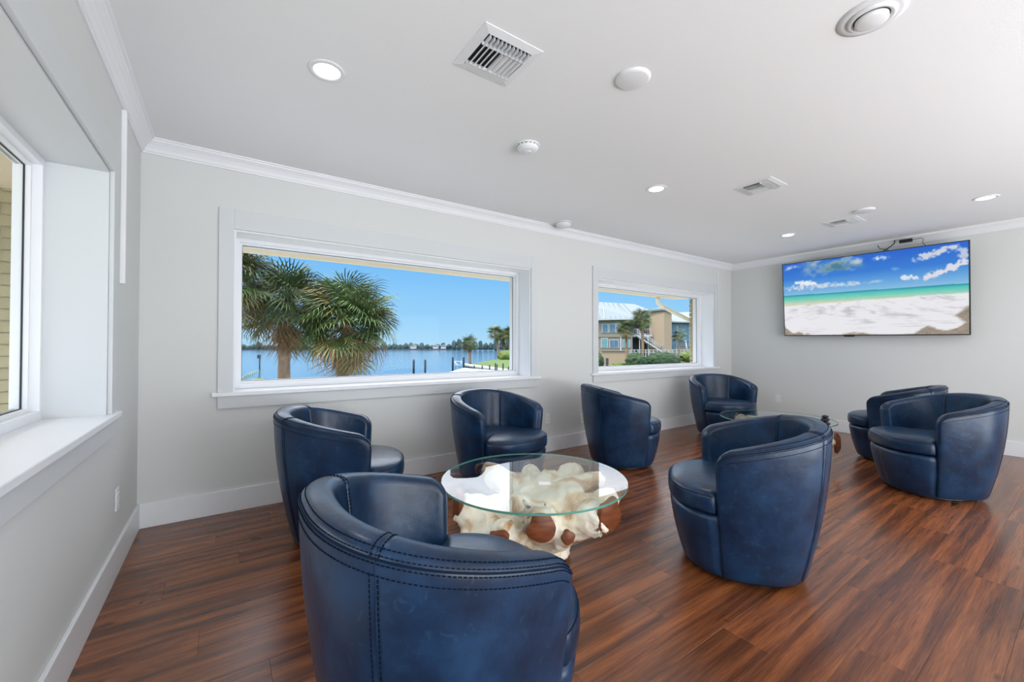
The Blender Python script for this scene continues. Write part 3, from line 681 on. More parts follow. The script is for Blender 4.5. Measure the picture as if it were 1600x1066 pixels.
# ------------------------------------------------------------------ root coffee tables
def voxel(mb, vox, disp, name, m, par, seed=0):
    me = mb.mesh(name+'_raw', m); o = bpy.data.objects.new(name+'_raw', me); COL.objects.link(o)
    r_ = o.modifiers.new('r', 'REMESH'); r_.mode = 'VOXEL'; r_.voxel_size = vox; r_.use_smooth_shade = True
    s_ = o.modifiers.new('s', 'SMOOTH'); s_.factor = .5; s_.iterations = 5
    dg = bpy.context.evaluated_depsgraph_get(); me2 = bpy.data.meshes.new_from_object(o.evaluated_get(dg)); bpy.data.objects.remove(o)
    for v_ in me2.vertices:
        p = v_.co+Vector((seed*7.3, seed*3.1, 0)); n_ = v_.normal.copy()
        k = noise.noise(p*7)*.6-abs(noise.noise(Vector((p.x*11, p.y*11, p.z*5))))*.9+abs(noise.noise(p*19))*-.35+noise.noise(p*40)*.15+.15
        v_.co = v_.co+n_*(k*disp)
        if v_.co.z < .001: v_.co.z = .001
        if v_.co.z > .4275: v_.co.z = .4275
    me2.polygons.foreach_set('use_smooth', [True]*len(me2.polygons))
    me2.materials.clear(); me2.materials.append(m); o2 = bpy.data.objects.new(name, me2); COL.objects.link(o2); o2.parent = par; return o2
def root_table(loc, rz, label, branches, seed):
    t = empty('coffee_table', (*loc, 0), rz); tag(t, label, 'coffee table', 'round glass coffee tables on teak roots')
    gl = MB().lathe([(.5305, 0), (.5315, .003), (.5315, .009), (.5305, .012)], 128).build('glass_top', M_tglass, t, loc=(0, 0, .428))
    MB().grid([[(.5318*math.cos(2*PI*i/128), .5318*math.sin(2*PI*i/128), z) for i in range(128)] for z in (.4285, .4315, .4365, .4395)], closed=True).build('glass_edge', M_tedge, t)
    rb = random.Random(seed); mb = MB()
    # central stump
    mb.lathe([(.17, 0), (.22, .03), (.20, .10), (.17, .18), (.19, .26), (.20, .33), (.12, .37)], 20)
    cuts = []
    for br in branches:
        p0, p1, p2, r0, r1, cutc = br[:6]; sy = br[6] if len(br) > 6 else 1
        P0, P1, P2 = Vector(p0), Vector(p1), Vector(p2); pts = []; rs = []
        for i in range(9):
            u = i/8; p = P0*(1-u)**2+P1*2*u*(1-u)+P2*u*u; pts.append(p); rs.append((r0+(r1-r0)*u)*(1+.10*math.sin(i*2.1+seed)))
        mb.tube(pts, rs, 12)
        if cutc:
            d = (P2-P1).normalized() if cutc is True else Vector(cutc).normalized()
            cuts.append((P2, d, r1, sy))
    voxel(mb, .011, .029, 'root_base', M_root, t, seed)
    for P2, d, r1, sy in cuts:
        a = Vector((0, 0, 1)).cross(d).normalized(); b_ = d.cross(a); c = MB(); ring = []; ring2 = []; ring3 = []
        for i in range(22):
            th = 2*PI*i/22; q = r1*(.90+.30*noise.noise(Vector((math.cos(th)*1.3, math.sin(th)*1.3, seed+P2.x*9))))
            e_ = a*math.cos(th)*q+b_*math.sin(th)*q*sy
            ring.append(P2-d*.004+e_*1.0); ring2.append(P2+d*.020+e_); ring3.append(P2+d*.022+e_*.95)
        for L_ in (ring, ring2, ring3):
            for v_ in L_: v_.z = min(max(v_.z, .003), .4265)
        c.grid([ring, ring2, ring3, [P2+d*.023]*22], closed=True)
        c.build('cut_end', M_cut, t)
    return t
# local frame of near table: x = photo right, y = away from the camera
b1 = [((.00, -.05, .22), (.02, -.22, .28), (.00, -.385, .315), .13, .080, (0.05, -1, .05), .95),
      ((.05, -.05, .12), (.09, -.26, .16), (.13, -.375, .26), .08, .036, (.2, -1, .1)),
      ((-.10, -.05, .15), (-.16, -.26, .22), (-.20, -.365, .275), .13, .052, (-.2, -1, -.5), .55),
      ((.08, -.04, .22), (.24, -.18, .25), (.355, -.27, .31), .13, .085, (.45, -.75, -.10), 1.3),
      ((.10, .0, .22), (.32, -.10, .28), (.46, -.10, .36), .10, .050, (1, -.3, .0)),
      ((-.10, .0, .18), (-.28, -.12, .24), (-.42, -.14, .33), .15, .085, (-1, -.35, .05), 1.1),
      ((-.12, -.05, .12), (-.26, -.18, .16), (-.34, -.24, .26), .15, .10, None),
      ((.02, .05, .2), (-.10, .26, .3), (-.30, .34, .40), .13, .060, (-.6, .8, .2)),
      ((.05, .05, .2), (.18, .26, .3), (.34, .30, .40), .13, .065, (.6, .8, .2)),
      ((.05, .0, .25), (.2, .08, .36), (.44, .12, .385), .10, .050, (1, .2, .1)),
      ((0, .05, .2), (.03, .26, .3), (.02, .42, .36), .11, .055, (0, 1, .1)),
      ((.0, .0, .25), (-.05, .03, .37), (-.18, .12, .40), .13, .06, None),
      ((.05, -.05, .28), (.14, -.14, .38), (.26, -.16, .395), .09, .045, None),
      ((-.05, -.10, .28), (-.08, -.2, .37), (-.14, -.28, .385), .08, .04, None),
      ((.0, .0, .3), (.08, .06, .38), (.12, .18, .40), .09, .05, None)]
RZ1 = math.atan2(-(1.953-CAMP.x), -1.732-CAMP.y)
RZ1 = math.atan2(RT.y, RT.x)+.05
root_table((1.953, -1.732), RZ1, 'near round glass coffee table on a bleached root base with brown cut ends', b1, 1)
b2 = [((.0, -.05, .2), (.22, -.26, .25), (.392, -.335, .25), .10, .034, (.25, -1, .0), 3.6),
      ((0, 0, .2), (-.25, -.1, .3), (-.42, -.12, .34), .13, .07, (-1, -.2, 0)),
      ((0, 0, .2), (-.1, .26, .3), (-.16, .42, .36), .12, .06, (-.3, 1, 0)),
      ((0, 0, .2), (.2, .22, .3), (.36, .27, .37), .12, .06, (.8, .6, 0)),
      ((0, 0, .2), (.0, -.25, .3), (-.06, -.40, .34), .12, .06, (0, -1, 0)),
      ((0, 0, .3), (.1, .0, .38), (.30, -.04, .395), .12, .05, None),
      ((0, 0, .3), (-.1, .1, .38), (-.2, .2, .395), .12, .05, None)]
root_table((5.315, -1.613), math.atan2(RT.y, RT.x), 'far round glass coffee table by the screen wall, mostly behind a chair', b2, 4)
# flat white oblong on the near glass, little dark ornament on the far glass
tag(MB().box(-.032, .032, -.024, .024, 0, .0015).build('white_oblong', M_oblong, loc=(1.93, -1.86, .4402), rot=(0, 0, RZ1-.1)), 'small flat white oblong lying on the near glass table', 'oblong')
pp = PX(1288, 664, 3.994)
orn = tag(empty('ornament', (pp.x, pp.y, .4402), .4), 'small dark stacked-stone ornament on the far glass table', 'ornament')
b = MB().lathe([(.022, 0), (.040, .006), (.044, .018), (.030, .030), (.010, .034)], 20); b.build('lower_stone', mat('dark_stone', (.02, .022, .026), .3), orn)
MB().lathe([(.010, .033), (.030, .040), (.038, .052), (.026, .066), (.006, .070)], 20, (.008, 0, 0)).build('middle_stone', M_black, orn)
MB().lathe([(.006, .069), (.024, .074), (.030, .084), (.018, .094), (.003, .097)], 20, (-.006, 0, 0)).build('top_stone', MATS['dark_stone'], orn)

# ================================================================== OUTSIDE
# eaves
sf = S(MB().box(-1.4, 7.42, .33, .90, 2.076, 2.10).build('soffit', M_soffit)); sf['label'] = 'beige eave soffit outside the back windows'
tag(MB().box(-1.4, 7.42, .90, 1.0, 2.084, 2.25).build('gutter', M_gutter, bevel=.01), 'cream gutter along the roof edge outside the back windows', 'gutter')
S(MB().box(-1.4, -.33, -11.8, .90, 2.20, 2.25).build('soffit', M_soffit))  # unseen side overhang, added and sized to keep sun out of the left window
S(MB().add([(-1.4, -11.8, 2.72), (8.0, -11.8, 2.72), (8.0, 1.0, 2.72), (-1.4, 1.0, 2.72), (3.0, -4, 4.0), (5, -4, 4.0)], [(0, 1, 5, 4), (1, 2, 5), (2, 3, 4, 5), (3, 0, 4), (0, 3, 2, 1)]).build('roof', M_roof))
ds = tag(empty('downspout', (6.85, .94, 0)), 'cream downspout elbow dropping from the gutter outside the far window', 'downspout')
MB().tube([(0, 0, 2.083), (0, 0, 2.02), (.01, -.005, 1.97), (.05, -.03, 1.925), (.10, -.08, 1.89)], .038, 12).build('elbow', M_gutter, ds)
MB().tube([(.09, -.07, 1.893), (.42, -.36, 1.66), (.50, -.44, 1.60)], .036, 12).build('pipe', M_gutter, ds)
# brick return outside the left window
bw = S(MB().box(-3.4, -.36, .318, .60, -3.2, 2.2).build('wall_outside', M_mortar)); bw['label'] = 'cream brick wall seen through the left window'
bl = MB().box(0, .192, -.052, 0, 0, .066).mesh('brick', M_brick)
for j in range(26):
    for i in range(8):
        o = bpy.data.objects.new('brick', bl); COL.objects.link(o); o.parent = bw
        o.location = (-.40-.192-i*.203-(.10 if j % 2 else 0), .362-random.random()*.004, .62+j*.0745)
tag(MB().box(-.44, -.37, .28, .335, -.5, 2.2).build('corner_trim', M_gutter), kind='structure')
# brick jamb right of far window
bj = S(MB().box(7.02, 7.3, .335, .40, .3, 2.1).build('wall_pier', M_mortar))
bl2 = MB().box(0, .10, 0, .075, 0, .062).mesh('brick', M_brick)
for j in range(17):
    o = bpy.data.objects.new('brick', bl2); COL.objects.link(o); o.parent = bj; o.location = (6.975+(.008 if j % 2 else 0), .338, .82+j*.074)

# ground and water
S(MB().box(-900, 1500, -60, 1600, -3.7, -3.6).build('water', M_water))['label'] = 'blue bay water'
S(MB().box(-60, 60, -60, 17, -3.5, -3.2).build('ground', M_grass))
S(MB().box(-14, 20, -30, 9.5, -3.2, -3.17).build('reflector_slab', M_seacap))['label'] = 'unseen pale slab added below the windows to reflect light upward'  # added out of view to throw light up onto soffit and jambs
def LD(lat, d, z=0): p = CAMP+FH*d+RT*lat; return Vector((p.x, p.y, z))
poly = [(-11, 98), (-7.7, 90), (-3.1, 80), (0, 72), (4, 50), (5, 30), (8, 12), (60, 12), (120, 60), (140, 200), (30, 230), (3, 190), (-4.7, 150)]
def flat(name, poly, z0, z1, m): 
    P_ = [LD(a, b_) for a, b_ in poly]; return S(MB().prism([(p.x, p.y) for p in P_], z0, z1).build(name, m))
flat('grass_bank', poly, -3.6, -3.25, M_grass)['label'] = 'grassy point of land beyond the seawall'
# seawall cap along near edge of the point
sw = [LD(-11.2, 98), LD(-7.9, 89.5), LD(-3.2, 79.2), LD(0, 71), LD(3.8, 50)]
tag(MB().tube([p+Vector((0, 0, -3.2)) for p in sw], .42, 6).build('seawall', M_seacap), 'pale seawall edging the grassy point', 'seawall')
flat('pier_deck', [(-3.4, 77.5), (3.0, 77.5), (3.4, 70), (-1.0, 71.5)], -3.5, -3.05, M_seacap)
# canopy roof by the water
cpy = tag(empty('boat_canopy', LD(0, 0)), 'low white pitched canopy roof at the waterside', 'canopy')
cpy.location = (0, 0, 0)
Z = -2.55
A = [PX(698, 583, 62), PX(724, 575, 64), PX(804, 581, 62), PX(716, 583, 58), PX(804, 586, 57), PX(700, 586, 60)]
b = MB(); A2 = [p-Vector((0, 0, .12)) for p in A]
b.add(A+A2, [(0, 5, 3, 1), (1, 3, 4, 2), (6, 7, 9, 11), (7, 8, 10, 9), (5, 11, 9, 3), (3, 9, 10, 4), (0, 1, 7, 6), (1, 2, 8, 7)])
b.build('canopy_roof', M_white, cpy)
for px in (700, 750, 800):
    p = PX(px, 586, 60); MB().tube([(p.x, p.y, -3.6), (p.x, p.y, p.z+.05)], .07, 8).build('post', M_post, cpy)
# pilings
def piling(px, pt, pb, d, label, w=.16, cat='piling', g=None, name='piling'):
    p = PX(px, pb, d); q = PX(px, pt, d); o = MB().lathe([(w, min(p.z, -3.4)-.2), (w, q.z-.15), (w*.5, q.z)], 10, (p.x, p.y, 0)).build(name, M_post); tag(o, label, cat, g); return o
piling(646.5, 562, 588, 60, 'dark round piling in the water, left one of the close pair'); piling(664.5, 562, 588, 60, 'dark round piling in the water, right one of the close pair')
piling(707.5, 558, 578, 70, 'dark piling beside the small dock rack, left end'); piling(724.5, 558, 574, 70, 'dark piling beside the small dock rack, right end')
rk = tag(empty('dock_rack', (0, 0, 0)), 'thin-legged dock rack between two dark pilings', 'dock rack')
for (a, b_) in (((710, 565), (722, 565)), ((710, 571), (722, 571)), ((711, 564), (712, 577)), ((721, 564), (720, 577)), ((711, 566), (720, 576))):
    MB().tube([PX(*a, 71), PX(*b_, 71)], .06, 6).build('rail', M_alu, rk)
mk = tag(empty('channel_marker', (0, 0, 0)), 'dark channel marker post standing in the water at left', 'marker')
p = PX(406, 571, 90); q = PX(406, 556, 90); MB().tube([(p.x, p.y, -3.7), q], .14, 8).build('post', M_post, mk)
q2 = PX(405, 557.5, 90); MB().box(-.35, .35, -.06, .06, -.4, .4, Matrix.Translation(q2)).build('sign_panel', M_post, mk)
for i, (px, pt, pb) in enumerate([(741, 571, 577), (753.5, 571, 577), (765, 570, 578), (774, 567, 577), (776.5, 569, 579.5), (786, 567.5, 579), (794.5, 573, 580.5)]):
    piling(px, pt, pb, 74-i*.6, ['short dark post at the left tip of the seawall', 'second short dark post from the seawall tip', 'third short dark post from the seawall tip', 'taller dark post of the touching pair on the seawall', 'shorter dark post of the touching pair on the seawall', 'dark seawall post below the palm cluster', 'shortest dark seawall post at the window edge'][i], .11, g=None, name='seawall_post', cat='post')

# foliage blobs
def blob(name, c, r, m, sub=3, amp=.28, seed=0, freq=1.2):
    bm = bmesh.new(); bmesh.ops.create_icosphere(bm, subdivisions=sub, radius=1)
    for v_ in bm.verts:
        n_ = v_.co.normalized(); k = 1+amp*noise.noise(n_*freq*2+Vector((seed*5.1, 0, 0)))+amp*.7*noise.noise(n_*freq*5+Vector((seed, 9, 0)))
        v_.co = Vector((n_.x*r[0], n_.y*r[1], n_.z*r[2]))*k
    me = bpy.data.meshes.new(name); bm.to_mesh(me); bm.free(); me.materials.append(m); me.polygons.foreach_set('use_smooth', [True]*len(me.polygons))
    o = bpy.data.objects.new(name, me); COL.objects.link(o); o.location = c; return o
# far shore: land strip, trees, houses
flat('far_shore', [(-560, 560), (40, 600), (260, 600), (260, 640), (-600, 660)], -3.6, .3, M_fartree)
rr = random.Random(5); protos = [None]*4; k = 0
for (xa, xb, n, h0, h1, dd) in ((360, 480, 15, 5, 8, 560), (596, 722, 15, 6, 11, 560), (722, 812, 11, 8, 14, 470)):
    for i in range(n):
        px = xa+(xb-xa)*(i+.5)/n; hh = rr.uniform(h0, h1)*(1.5 if rr.random() < .12 else 1); wd_ = (xb-xa)/n*dd/FPX*.50
        c = PX(px, 541, dd); j = i % 4
        if protos[j] is None: o = blob('shore_tree', (0, 0, 0), (1, 1, 1), M_fartree, 2, .5, j+3); protos[j] = o
        else: o = protos[j].copy(); COL.objects.link(o)
        o.location = (c.x, c.y, -1.6+hh*.32); o.scale = (wd_, wd_*.8, hh*.46)
        tag(o, 'dark green tree in the line along the far shore', 'tree', 'trees along the far shore')
for i, (px, w_, lb) in enumerate([(646, 7, 'small pale house on the far shore, nearest the palms'), (681, 7, 'small white house on the far shore, middle one'), (693, 6, 'small white house on the far shore, right one')]):
    c = PX(px, 540, 545); hs = tag(empty('house', (c.x, c.y, -2), math.atan2(RT.y, RT.x)), lb, 'house')
    MB().box(-w_/2, w_/2, -3, 3, 0, 3.4).build('wall', M_white, hs)
    MB().add([(-w_*.6, -3.5, 3.4), (w_*.6, -3.5, 3.4), (w_*.6, 3.5, 3.4), (-w_*.6, 3.5, 3.4), (0, -3.5, 5.6), (0, 3.5, 5.6)], [(0, 1, 4), (1, 2, 5, 4), (2, 3, 5), (3, 0, 4, 5), (0, 3, 2, 1)]).build('roof', M_beige, hs)

# ---- palms
def leaf_mesh(name, m, nseg=24, spread=2.2, L_=.72, pet=.75, droop=.35, seed=0, w=.036):
    rg = random.Random(seed); b = MB()
    b.tube([(0, 0, 0), (pet*.5, 0, .03), (pet, 0, 0)], [.020, .014, .010], 4, False)
    for i in range(nseg):
        a = -spread+2*spread*i/(nseg-1); l = L_*(.80+.25*math.cos(a*.55))*rg.uniform(.88, 1.08)
        d = Vector((math.cos(a*.62), math.sin(a*.62)*1.05, 0)).normalized() if False else Vector((math.cos(a), math.sin(a), 0))
        s_ = Vector((-d.y, d.x, 0)); o_ = Vector((pet, 0, 0)); lift = .10*abs(math.sin(a*.5))
        p1 = o_+d*.05; p2 = o_+d*l*.5+Vector((0, 0, lift*l)); p3 = o_+d*l*.80+Vector((0, 0, lift*l-droop*l*.30)); p4 = o_+d*l*.97+Vector((0, 0, lift*l-droop*l*(.8+.3*rg.random())))
        vs = [p1-s_*w*.25, p1+s_*w*.25, p2-s_*w*.5, p2+s_*w*.5+Vector((0, 0, .012)), p3-s_*w*.32, p3+s_*w*.32, p4]
        b.add(vs, [(0, 1, 3, 2), (2, 3, 5, 4), (4, 5, 6)])
    return b.mesh(name, m)
LG = [leaf_mesh('leaf', M_leafg, seed=i, droop=.30+.15*i) for i in range(2)]+[leaf_mesh('leaf', M_leafy, seed=5, droop=.5)]
LB = [leaf_mesh('dead_leaf', M_leafb, nseg=9, seed=9+i, droop=.9+.3*i, spread=.55+.4*i, L_=.85, pet=.50, w=.030) for i in range(2)]+[leaf_mesh('dead_leaf', M_leafy, nseg=11, seed=14, droop=.8, spread=.8, L_=.8, pet=.55, w=.03)]
def palm(base, top, label, nl=60, nd=26, s=1.0, r=.17, seed=0, cat='palm tree', group=None, dead=True):
    rg = random.Random(seed); base = Vector(base); top = Vector(top)
    t = tag(empty('palm_tree', base), label, cat, group); tp = top-base; n_ = 12
    pts = []; rs = []
    for i in range(n_+1):
        u = i/n_; p = tp*u; p.x += .10*math.sin(u*3+seed)*s*u*(1-u)*4; pts.append(p); rs.append(r*(1.15-.25*u)*(1+.08*math.sin(i*2.7)))
    MB().tube(pts, rs, 14).build('trunk', M_trunk, t)
    def put(me, az, el, roll, sc, nm, off):
        o = bpy.data.objects.new(nm, me); COL.objects.link(o); o.parent = t
        d = Matrix.Rotation(az, 4, 'Z') @ Matrix.Rotation(-el, 4, 'Y') @ Matrix.Rotation(roll, 4, 'X')
        o.matrix_local = Matrix.Translation(tp+Vector((0, 0, off))) @ d @ Matrix.Scale(sc, 4)
    for i in range(nl):
        u = (i+.5)/nl; el = math.asin(max(-1, min(1, 1-1.62*u)))+rg.uniform(-.15, .15); az = i*2.399963+rg.uniform(-.2, .2)
        put(LG[rg.choice((0, 0, 1, 1, 2))], az, el, rg.uniform(-.7, .7), s*rg.uniform(.9, 1.12), 'palm_leaf', rg.uniform(-.15, .35)*s)
    for i in range(nd):
        az = i*2.399963+rg.uniform(-.3, .3); el = -rg.uniform(.35, .85) if i % 3 == 0 else -rg.uniform(1.0, 1.5)
        put(LB[i % 3], az, el, rg.uniform(-.9, .9), s*rg.uniform(.75, 1.1), 'dead_leaf', rg.uniform(-.25, .15)*s)
    return t
def P_at(px, py, d): p = PX(px, py, d); return p
G0 = -3.2
def pbase(px, d, z=G0): p = PX(px, 541, d); return (p.x, p.y, z)
palm(pbase(434, 12.5), P_at(448, 486, 12.5), 'large palm outside the bay window, left of the two full crowns', 74, 34, 1.0, .17, 1)
palm(pbase(527, 12.0), P_at(544, 508, 12.0), 'large palm outside the bay window with the rightmost big crown', 80, 52, 1.04, .165, 2)
palm(pbase(340, 11.0), P_at(352, 442, 11.0), 'palm cut off by the left edge of the bay window, only leaves showing', 60, 24, .95, .17, 3)
# low pale fronds in the lower left corner of the bay window
fs = tag(empty('palm_shrub', pbase(338, 9.0)), 'pale fronds rising at the lower left corner of the bay window', 'palm shrub')
def frond_mesh():
    b = MB(); n_ = 26; pts = []
    for i in range(n_+1):
        u = i/n_; pts.append(Vector((1.7*u, 0, .55*u-.85*u*u)))
    b.tube(pts, [.016*(1-.7*i/n_) for i in range(n_+1)], 4)
    for i in range(3, n_+1):
        for sg in (-1, 1):
            l = .42*math.sin(PI*(.15+.8*i/n_)); p = pts[i]; tip = p+Vector((.22*l/.42, sg*l*.85, .20*l)); w = .016
            b.add([p+Vector((-w, 0, 0)), p+Vector((w, 0, 0)), tip], [(0, 1, 2)]); b.add([p+Vector((0, 0, -w*.4)), p+Vector((w*2, 0, .01)), p.lerp(tip, .6)+Vector((0, 0, .02)), tip], [(0, 1, 2, 3)])
    return b.mesh('frond', M_frond)
M_frond = mat('pale_frond', (.42, .46, .20), .5, color2=(.22, .28, .08), nscale=6, rnd=.3)
fm = frond_mesh(); base = Vector(pbase(338, 9.0)); tp = P_at(350, 634, 9.0)-base
MB().tube([(0, 0, 0), tp*.5, tp], [.10, .09, .07], 8).build('stem', M_trunk, fs)
for i, (az, el, rl) in enumerate([(-.35, .95, .2), (-.62, .30, .1), (-.1, .45, -.2), (.5, .7, .1), (1.4, .6, 0), (2.6, .7, 0), (3.8, .6, 0), (-1.2, .5, 0), (-.5, .62, .6)]):
    o = bpy.data.objects.new('frond', fm); COL.objects.link(o); o.parent = fs; o.matrix_local = Matrix.Translation(tp) @ Matrix.Rotation(az, 4, 'Z') @ Matrix.Rotation(-el, 4, 'Y') @ Matrix.Rotation(rl, 4, 'X') @ Matrix.Scale(.62, 4)
# distant palms on the grassy point
palm(pbase(734.5, 104, -3.25), P_at(733.5, 537, 104), 'lone small palm at the tip of the grassy point', 34, 14, 1.75, .35, 5)
palm(pbase(780, 150, -3.25), P_at(774, 521, 150), 'leaning tall palm leading the cluster on the grassy point', 40, 8, 2.5, .42, 6)
palm(pbase(786, 152, -3.25), P_at(787, 527, 152), 'second tall palm of the cluster on the grassy point', 36, 8, 2.6, .42, 7)
palm(pbase(796, 150, -3.25), P_at(797, 524, 150), 'tall palm of the cluster against the window frame', 40, 6, 2.8, .42, 8)
tag(blob('bush', PX(793, 557, 140), (3.4, 2.5, 2.0), M_shrub, 3, .3, 2), 'rounded green bush under the palm cluster', 'bush')

# ---- neighbouring building, 80 m away; local metres: x right, y away, z up from eye level
D0 = 80.0; S0 = FPX/D0
nb = empty('apartment_building', (*PX(933, 541.4, D0).xy, CAMP.z), math.atan2(RT.y, RT.x))
tag(nb, 'two storey beige building with white metal roof and outside stairs, seen through the far window', 'building')
def bxl(px): return (px-933)/S0
def bzl(py): return (541.4-py)/S0
def bbox(nm, m, px0, px1, py0, py1, y0, y1, par=None):
    return MB().box(bxl(px0), bxl(px1), y0, y1, bzl(py1), bzl(py0)).build(nm, m, par or nb)
bbox('wall', M_beige, 900, 986, 497, 580, 0, 8); 
bbox('trim_band', M_beige, 900, 986, 523, 527, -.15, 0)
def win(x0, x1, y0, y1, gl=None, lites=2):
    f = bbox('window', M_white, x0-.8, x1+.8, y0-.8, y1+.8, -.12, -.02)
    w_ = (x1-x0)/lites
    for i in range(lites): MB().box(bxl(x0+i*w_+.3), bxl(x0+(i+1)*w_-.3), -.16, -.125, bzl(y1), bzl((y0+y1)/2+.2)).build('pane', gl or M_wglass, f); MB().box(bxl(x0+i*w_+.3), bxl(x0+(i+1)*w_-.3), -.16, -.125, bzl((y0+y1)/2-.2), bzl(y0)).build('pane', gl or M_wglass, f)
win(941, 949.5, 507, 519.5, None, 1); win(952, 961, 507, 519, None, 1); win(963, 970, 507, 519, None, 1)
win(939.5, 949, 529, 543, M_aqua, 1); win(952.5, 966, 531.5, 543); win(972.5, 984, 532, 543, M_aqua)
bbox('downpipe', M_white, 968.5, 970.5, 528, 565, -.25, -.05)
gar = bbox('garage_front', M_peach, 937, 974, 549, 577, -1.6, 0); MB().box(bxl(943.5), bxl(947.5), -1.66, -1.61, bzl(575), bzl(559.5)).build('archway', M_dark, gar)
MB().box(bxl(937), bxl(974), -1.8, -.05, bzl(549), bzl(547.6)).build('ledge', M_beige, nb)
# main roof
R1 = [(bxl(900), -.8, bzl(499)), (bxl(992), -.8, bzl(497.5)), (bxl(1034), 3, bzl(486)), (bxl(1008), 7, bzl(469.5)), (bxl(900), 7, bzl(463)), (bxl(900), 14, bzl(499)), (bxl(1030), 14, bzl(497))]
MB().add(R1, [(0, 1, 2, 3, 4), (4, 3, 6, 5), (3, 2, 6)]).build('roof', M_roof, nb)
MB().add([(bxl(900), -.82, bzl(499)), (bxl(992), -.82, bzl(497.5)), (bxl(992), -.82, bzl(499.8)), (bxl(900), -.82, bzl(501.5))], [(0, 1, 2, 3)]).build('fascia', mat('grey_fascia', (.40, .42, .44), .6), nb)
for px in range(905, 1000, 8):
    u = (px-900)/95; x = bxl(px); MB().tube([(x, -.8, bzl(499-1.5*u)+.04), (x+ (.2 if px < 985 else -.6), 6.9, bzl(463+5.5*u)+.04)], .035, 4).build('seam_rib', M_roof, nb)
MB().tube([(bxl(943), -.6, bzl(498)), (bxl(948), 3, bzl(478))], .10, 5).build('valley_flashing', M_alu, nb)
# stair recess
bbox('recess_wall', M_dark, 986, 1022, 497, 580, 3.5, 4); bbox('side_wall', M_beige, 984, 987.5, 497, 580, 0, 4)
bbox('landing', M_white, 986, 1020, 523.5, 526, .3, 3.5); 
for px in (988, 1000, 1013.5): bbox('post', M_white, px-.5, px+.7, 526, 566, .2, .4)
def rail(x0, y0, x1, y1, yy, r_=.05, nm='rail', par=None): return MB().tube([(bxl(x0), yy, bzl(y0)), (bxl(x1), yy, bzl(y1))], r_, 5).build(nm, M_white, par or nb)
rail(986, 514, 1020, 514, .3); rail(986, 522, 1020, 522, .3)
for px in range(988, 1021, 3): rail(px, 514, px, 522, .3, .03, 'baluster')
sg_ = MB(); sx0, sy0, sx1, sy1 = 994, 523, 1050, 560
for off in (-.5, .7):
    sg_.add([(bxl(sx0), off, bzl(sy0)), (bxl(sx1), off, bzl(sy1)), (bxl(sx1), off, bzl(sy1+2.5)), (bxl(sx0), off, bzl(sy0+2.5)), (bxl(sx0), off+.1, bzl(sy0)), (bxl(sx1), off+.1, bzl(sy1)), (bxl(sx1), off+.1, bzl(sy1+2.5)), (bxl(sx0), off+.1, bzl(sy0+2.5))], [(0, 1, 2, 3), (7, 6, 5, 4), (0, 4, 5, 1), (3, 2, 6, 7)])
sto = sg_.build('stair_stringer', M_white, nb)
for i in range(16):
    u = (i+.5)/16; x = sx0+(sx1-sx0)*u; y = sy0+(sy1-sy0)*u; MB().box(bxl(x)-.16, bxl(x)+.16, -.5, .7, bzl(y)-.04, bzl(y)).build('tread', M_white, nb)
for dy in (-8.5, -5.8, -3.2): rail(994, 523+dy, 1050, 560+dy, -.5, .05)
for i in range(15): x = 994+i*4; y = 523+i*4*37/56; rail(x, y-8.5, x, y, -.5, .03, 'baluster')
# tower
tw = MB().add([(bxl(1018.5), 1.2, bzl(486)), (bxl(1036), -.6, bzl(486)), (bxl(1053.5), 1.2, bzl(486)), (bxl(1053.5), 4, bzl(486)), (bxl(1018.5), 4, bzl(486)), (bxl(1018.5), 1.2, bzl(580)), (bxl(1036), -.6, bzl(580)), (bxl(1053.5), 1.2, bzl(580)), (bxl(1053.5), 4, bzl(580)), (bxl(1018.5), 4, bzl(580))],
               [(0, 1, 6, 5), (1, 2, 7, 6), (2, 3, 8, 7), (3, 4, 9, 8), (4, 0, 5, 9), (0, 4, 3, 2, 1)]).build('stair_tower', M_peach, nb)
MB().add([(bxl(1014), .9, bzl(484)), (bxl(1036), -1.0, bzl(482)), (bxl(1056), .9, bzl(485)), (bxl(1056), 4, bzl(485)), (bxl(1014), 4, bzl(484)), (bxl(1014), .9, bzl(486.5)), (bxl(1036), -1.0, bzl(485.5)), (bxl(1056), .9, bzl(487.5)), (bxl(1056), 4, bzl(487)), (bxl(1014), 4, bzl(487)), (bxl(1040), 2.5, bzl(479))],
         [(0, 1, 6, 5), (1, 2, 7, 6), (2, 3, 8, 7), (0, 10, 1), (1, 10, 2), (2, 10, 3), (0, 4, 10), (4, 3, 10)]).build('tower_roof', M_roof, nb)
# right wing
bbox('wing_wall', M_beige, 1050, 1130, 500, 580, 4, 10)
MB().add([(bxl(1050), 3.2, bzl(501)), (bxl(1140), 3.2, bzl(502)), (bxl(1140), 10, bzl(480)), (bxl(1050), 10, bzl(483)), (bxl(1050), 3.2, bzl(503)), (bxl(1140), 3.2, bzl(504))], [(0, 1, 2, 3), (0, 4, 5, 1)]).build('wing_roof', M_roof, nb)
for (x0, x1, y0, y1) in ((1054, 1060, 506, 522), (1062, 1070, 506, 522), (1072, 1090, 506, 540), (1054, 1069, 528, 546)):
    f = bbox('window', M_white, x0-.8, x1+.8, y0-.8, y1+.8, 3.85, 3.98); bbox('pane', M_wglass, x0, x1, y0, y1, 3.80, 3.84, f)
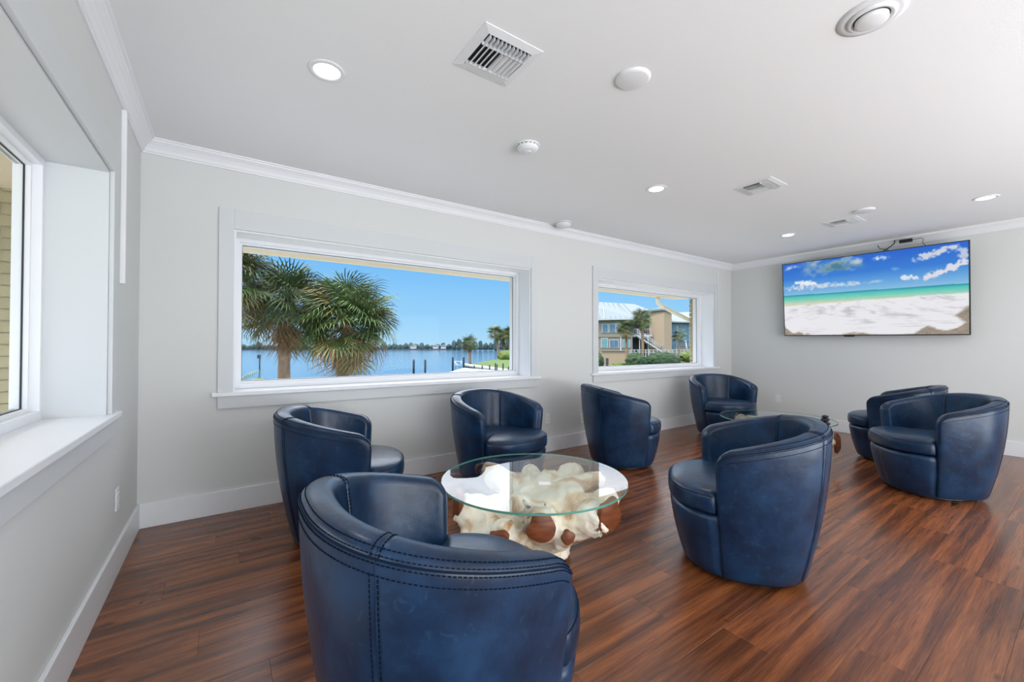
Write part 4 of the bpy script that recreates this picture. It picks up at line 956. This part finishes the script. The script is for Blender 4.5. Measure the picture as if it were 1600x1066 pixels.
# low white fence, hedges
fe = tag(empty('fence', (*PX(933, 541.4, 74).xy, CAMP.z), math.atan2(RT.y, RT.x)), 'low white railing fence in front of the neighbouring building', 'fence')
s1 = FPX/74
for yy in (547, 550.5): MB().box((985-933)/s1, (1110-933)/s1, -.04, .04, (541.4-yy)/s1-.05, (541.4-yy)/s1+.05).build('rail', M_white, fe)
for px in range(985, 1110, 6): MB().box((px-933)/s1-.06, (px-933)/s1+.06, -.06, .06, (541.4-562)/s1, (541.4-546.2)/s1).build('picket', M_white, fe)
lp = tag(empty('lamp_post', (0, 0, 0)), 'leaning white post standing by the white fence', 'post'); MB().tube([PX(1074.5, 556, 72), PX(1071.5, 534, 72)], .10, 6).build('pole', M_white, lp); MB().tube([PX(1071.5, 534.3, 72), PX(1071.3, 532.5, 72)], .16, 8).build('cap', M_white, lp)
tag(blob('hedge', PX(1036, 563, 64), (3.9, 1.4, 1.25), M_hedge, 4, .16, 3, 2.5), 'long dark green hedge below the outside stairs', 'hedge')
tag(blob('hedge', PX(994, 565, 57), (1.6, 1.2, 1.2), M_hedge, 4, .22, 7, 2.5), 'dark hedge at the foot of the right courtyard palm', 'hedge')
tag(blob('bush', PX(1078, 558, 68.5), (2.6, 1.1, .9), M_shrub, 4, .2, 5, 2.5), 'pale green bush at the right end of the hedge', 'bush')
tag(blob('bush', PX(967, 573, 58), (1.5, 1.0, .55), M_shrub, 4, .25, 8, 2.5), 'low yellow green bush left of the dark hedge', 'bush')
tag(blob('bush', PX(933, 566, 60), (.9, 1.0, 1.3), M_hedge, 4, .25, 9, 2.5), 'dark bush at the left edge of the far window', 'bush')
palm(pbase(980.5, 63, -3.25), P_at(977.5, 516, 63), 'shorter palm in front of the neighbouring building', 40, 4, 1.22, .19, 11)
palm(pbase(1004, 62, -3.25), P_at(1003, 500, 62), 'taller palm in front of the outside stairs', 44, 5, 1.30, .20, 12)
palm(pbase(1062, 70, -3.25), P_at(1061, 527, 70), 'small dark palm right of the stair tower', 22, 2, .95, .12, 13)
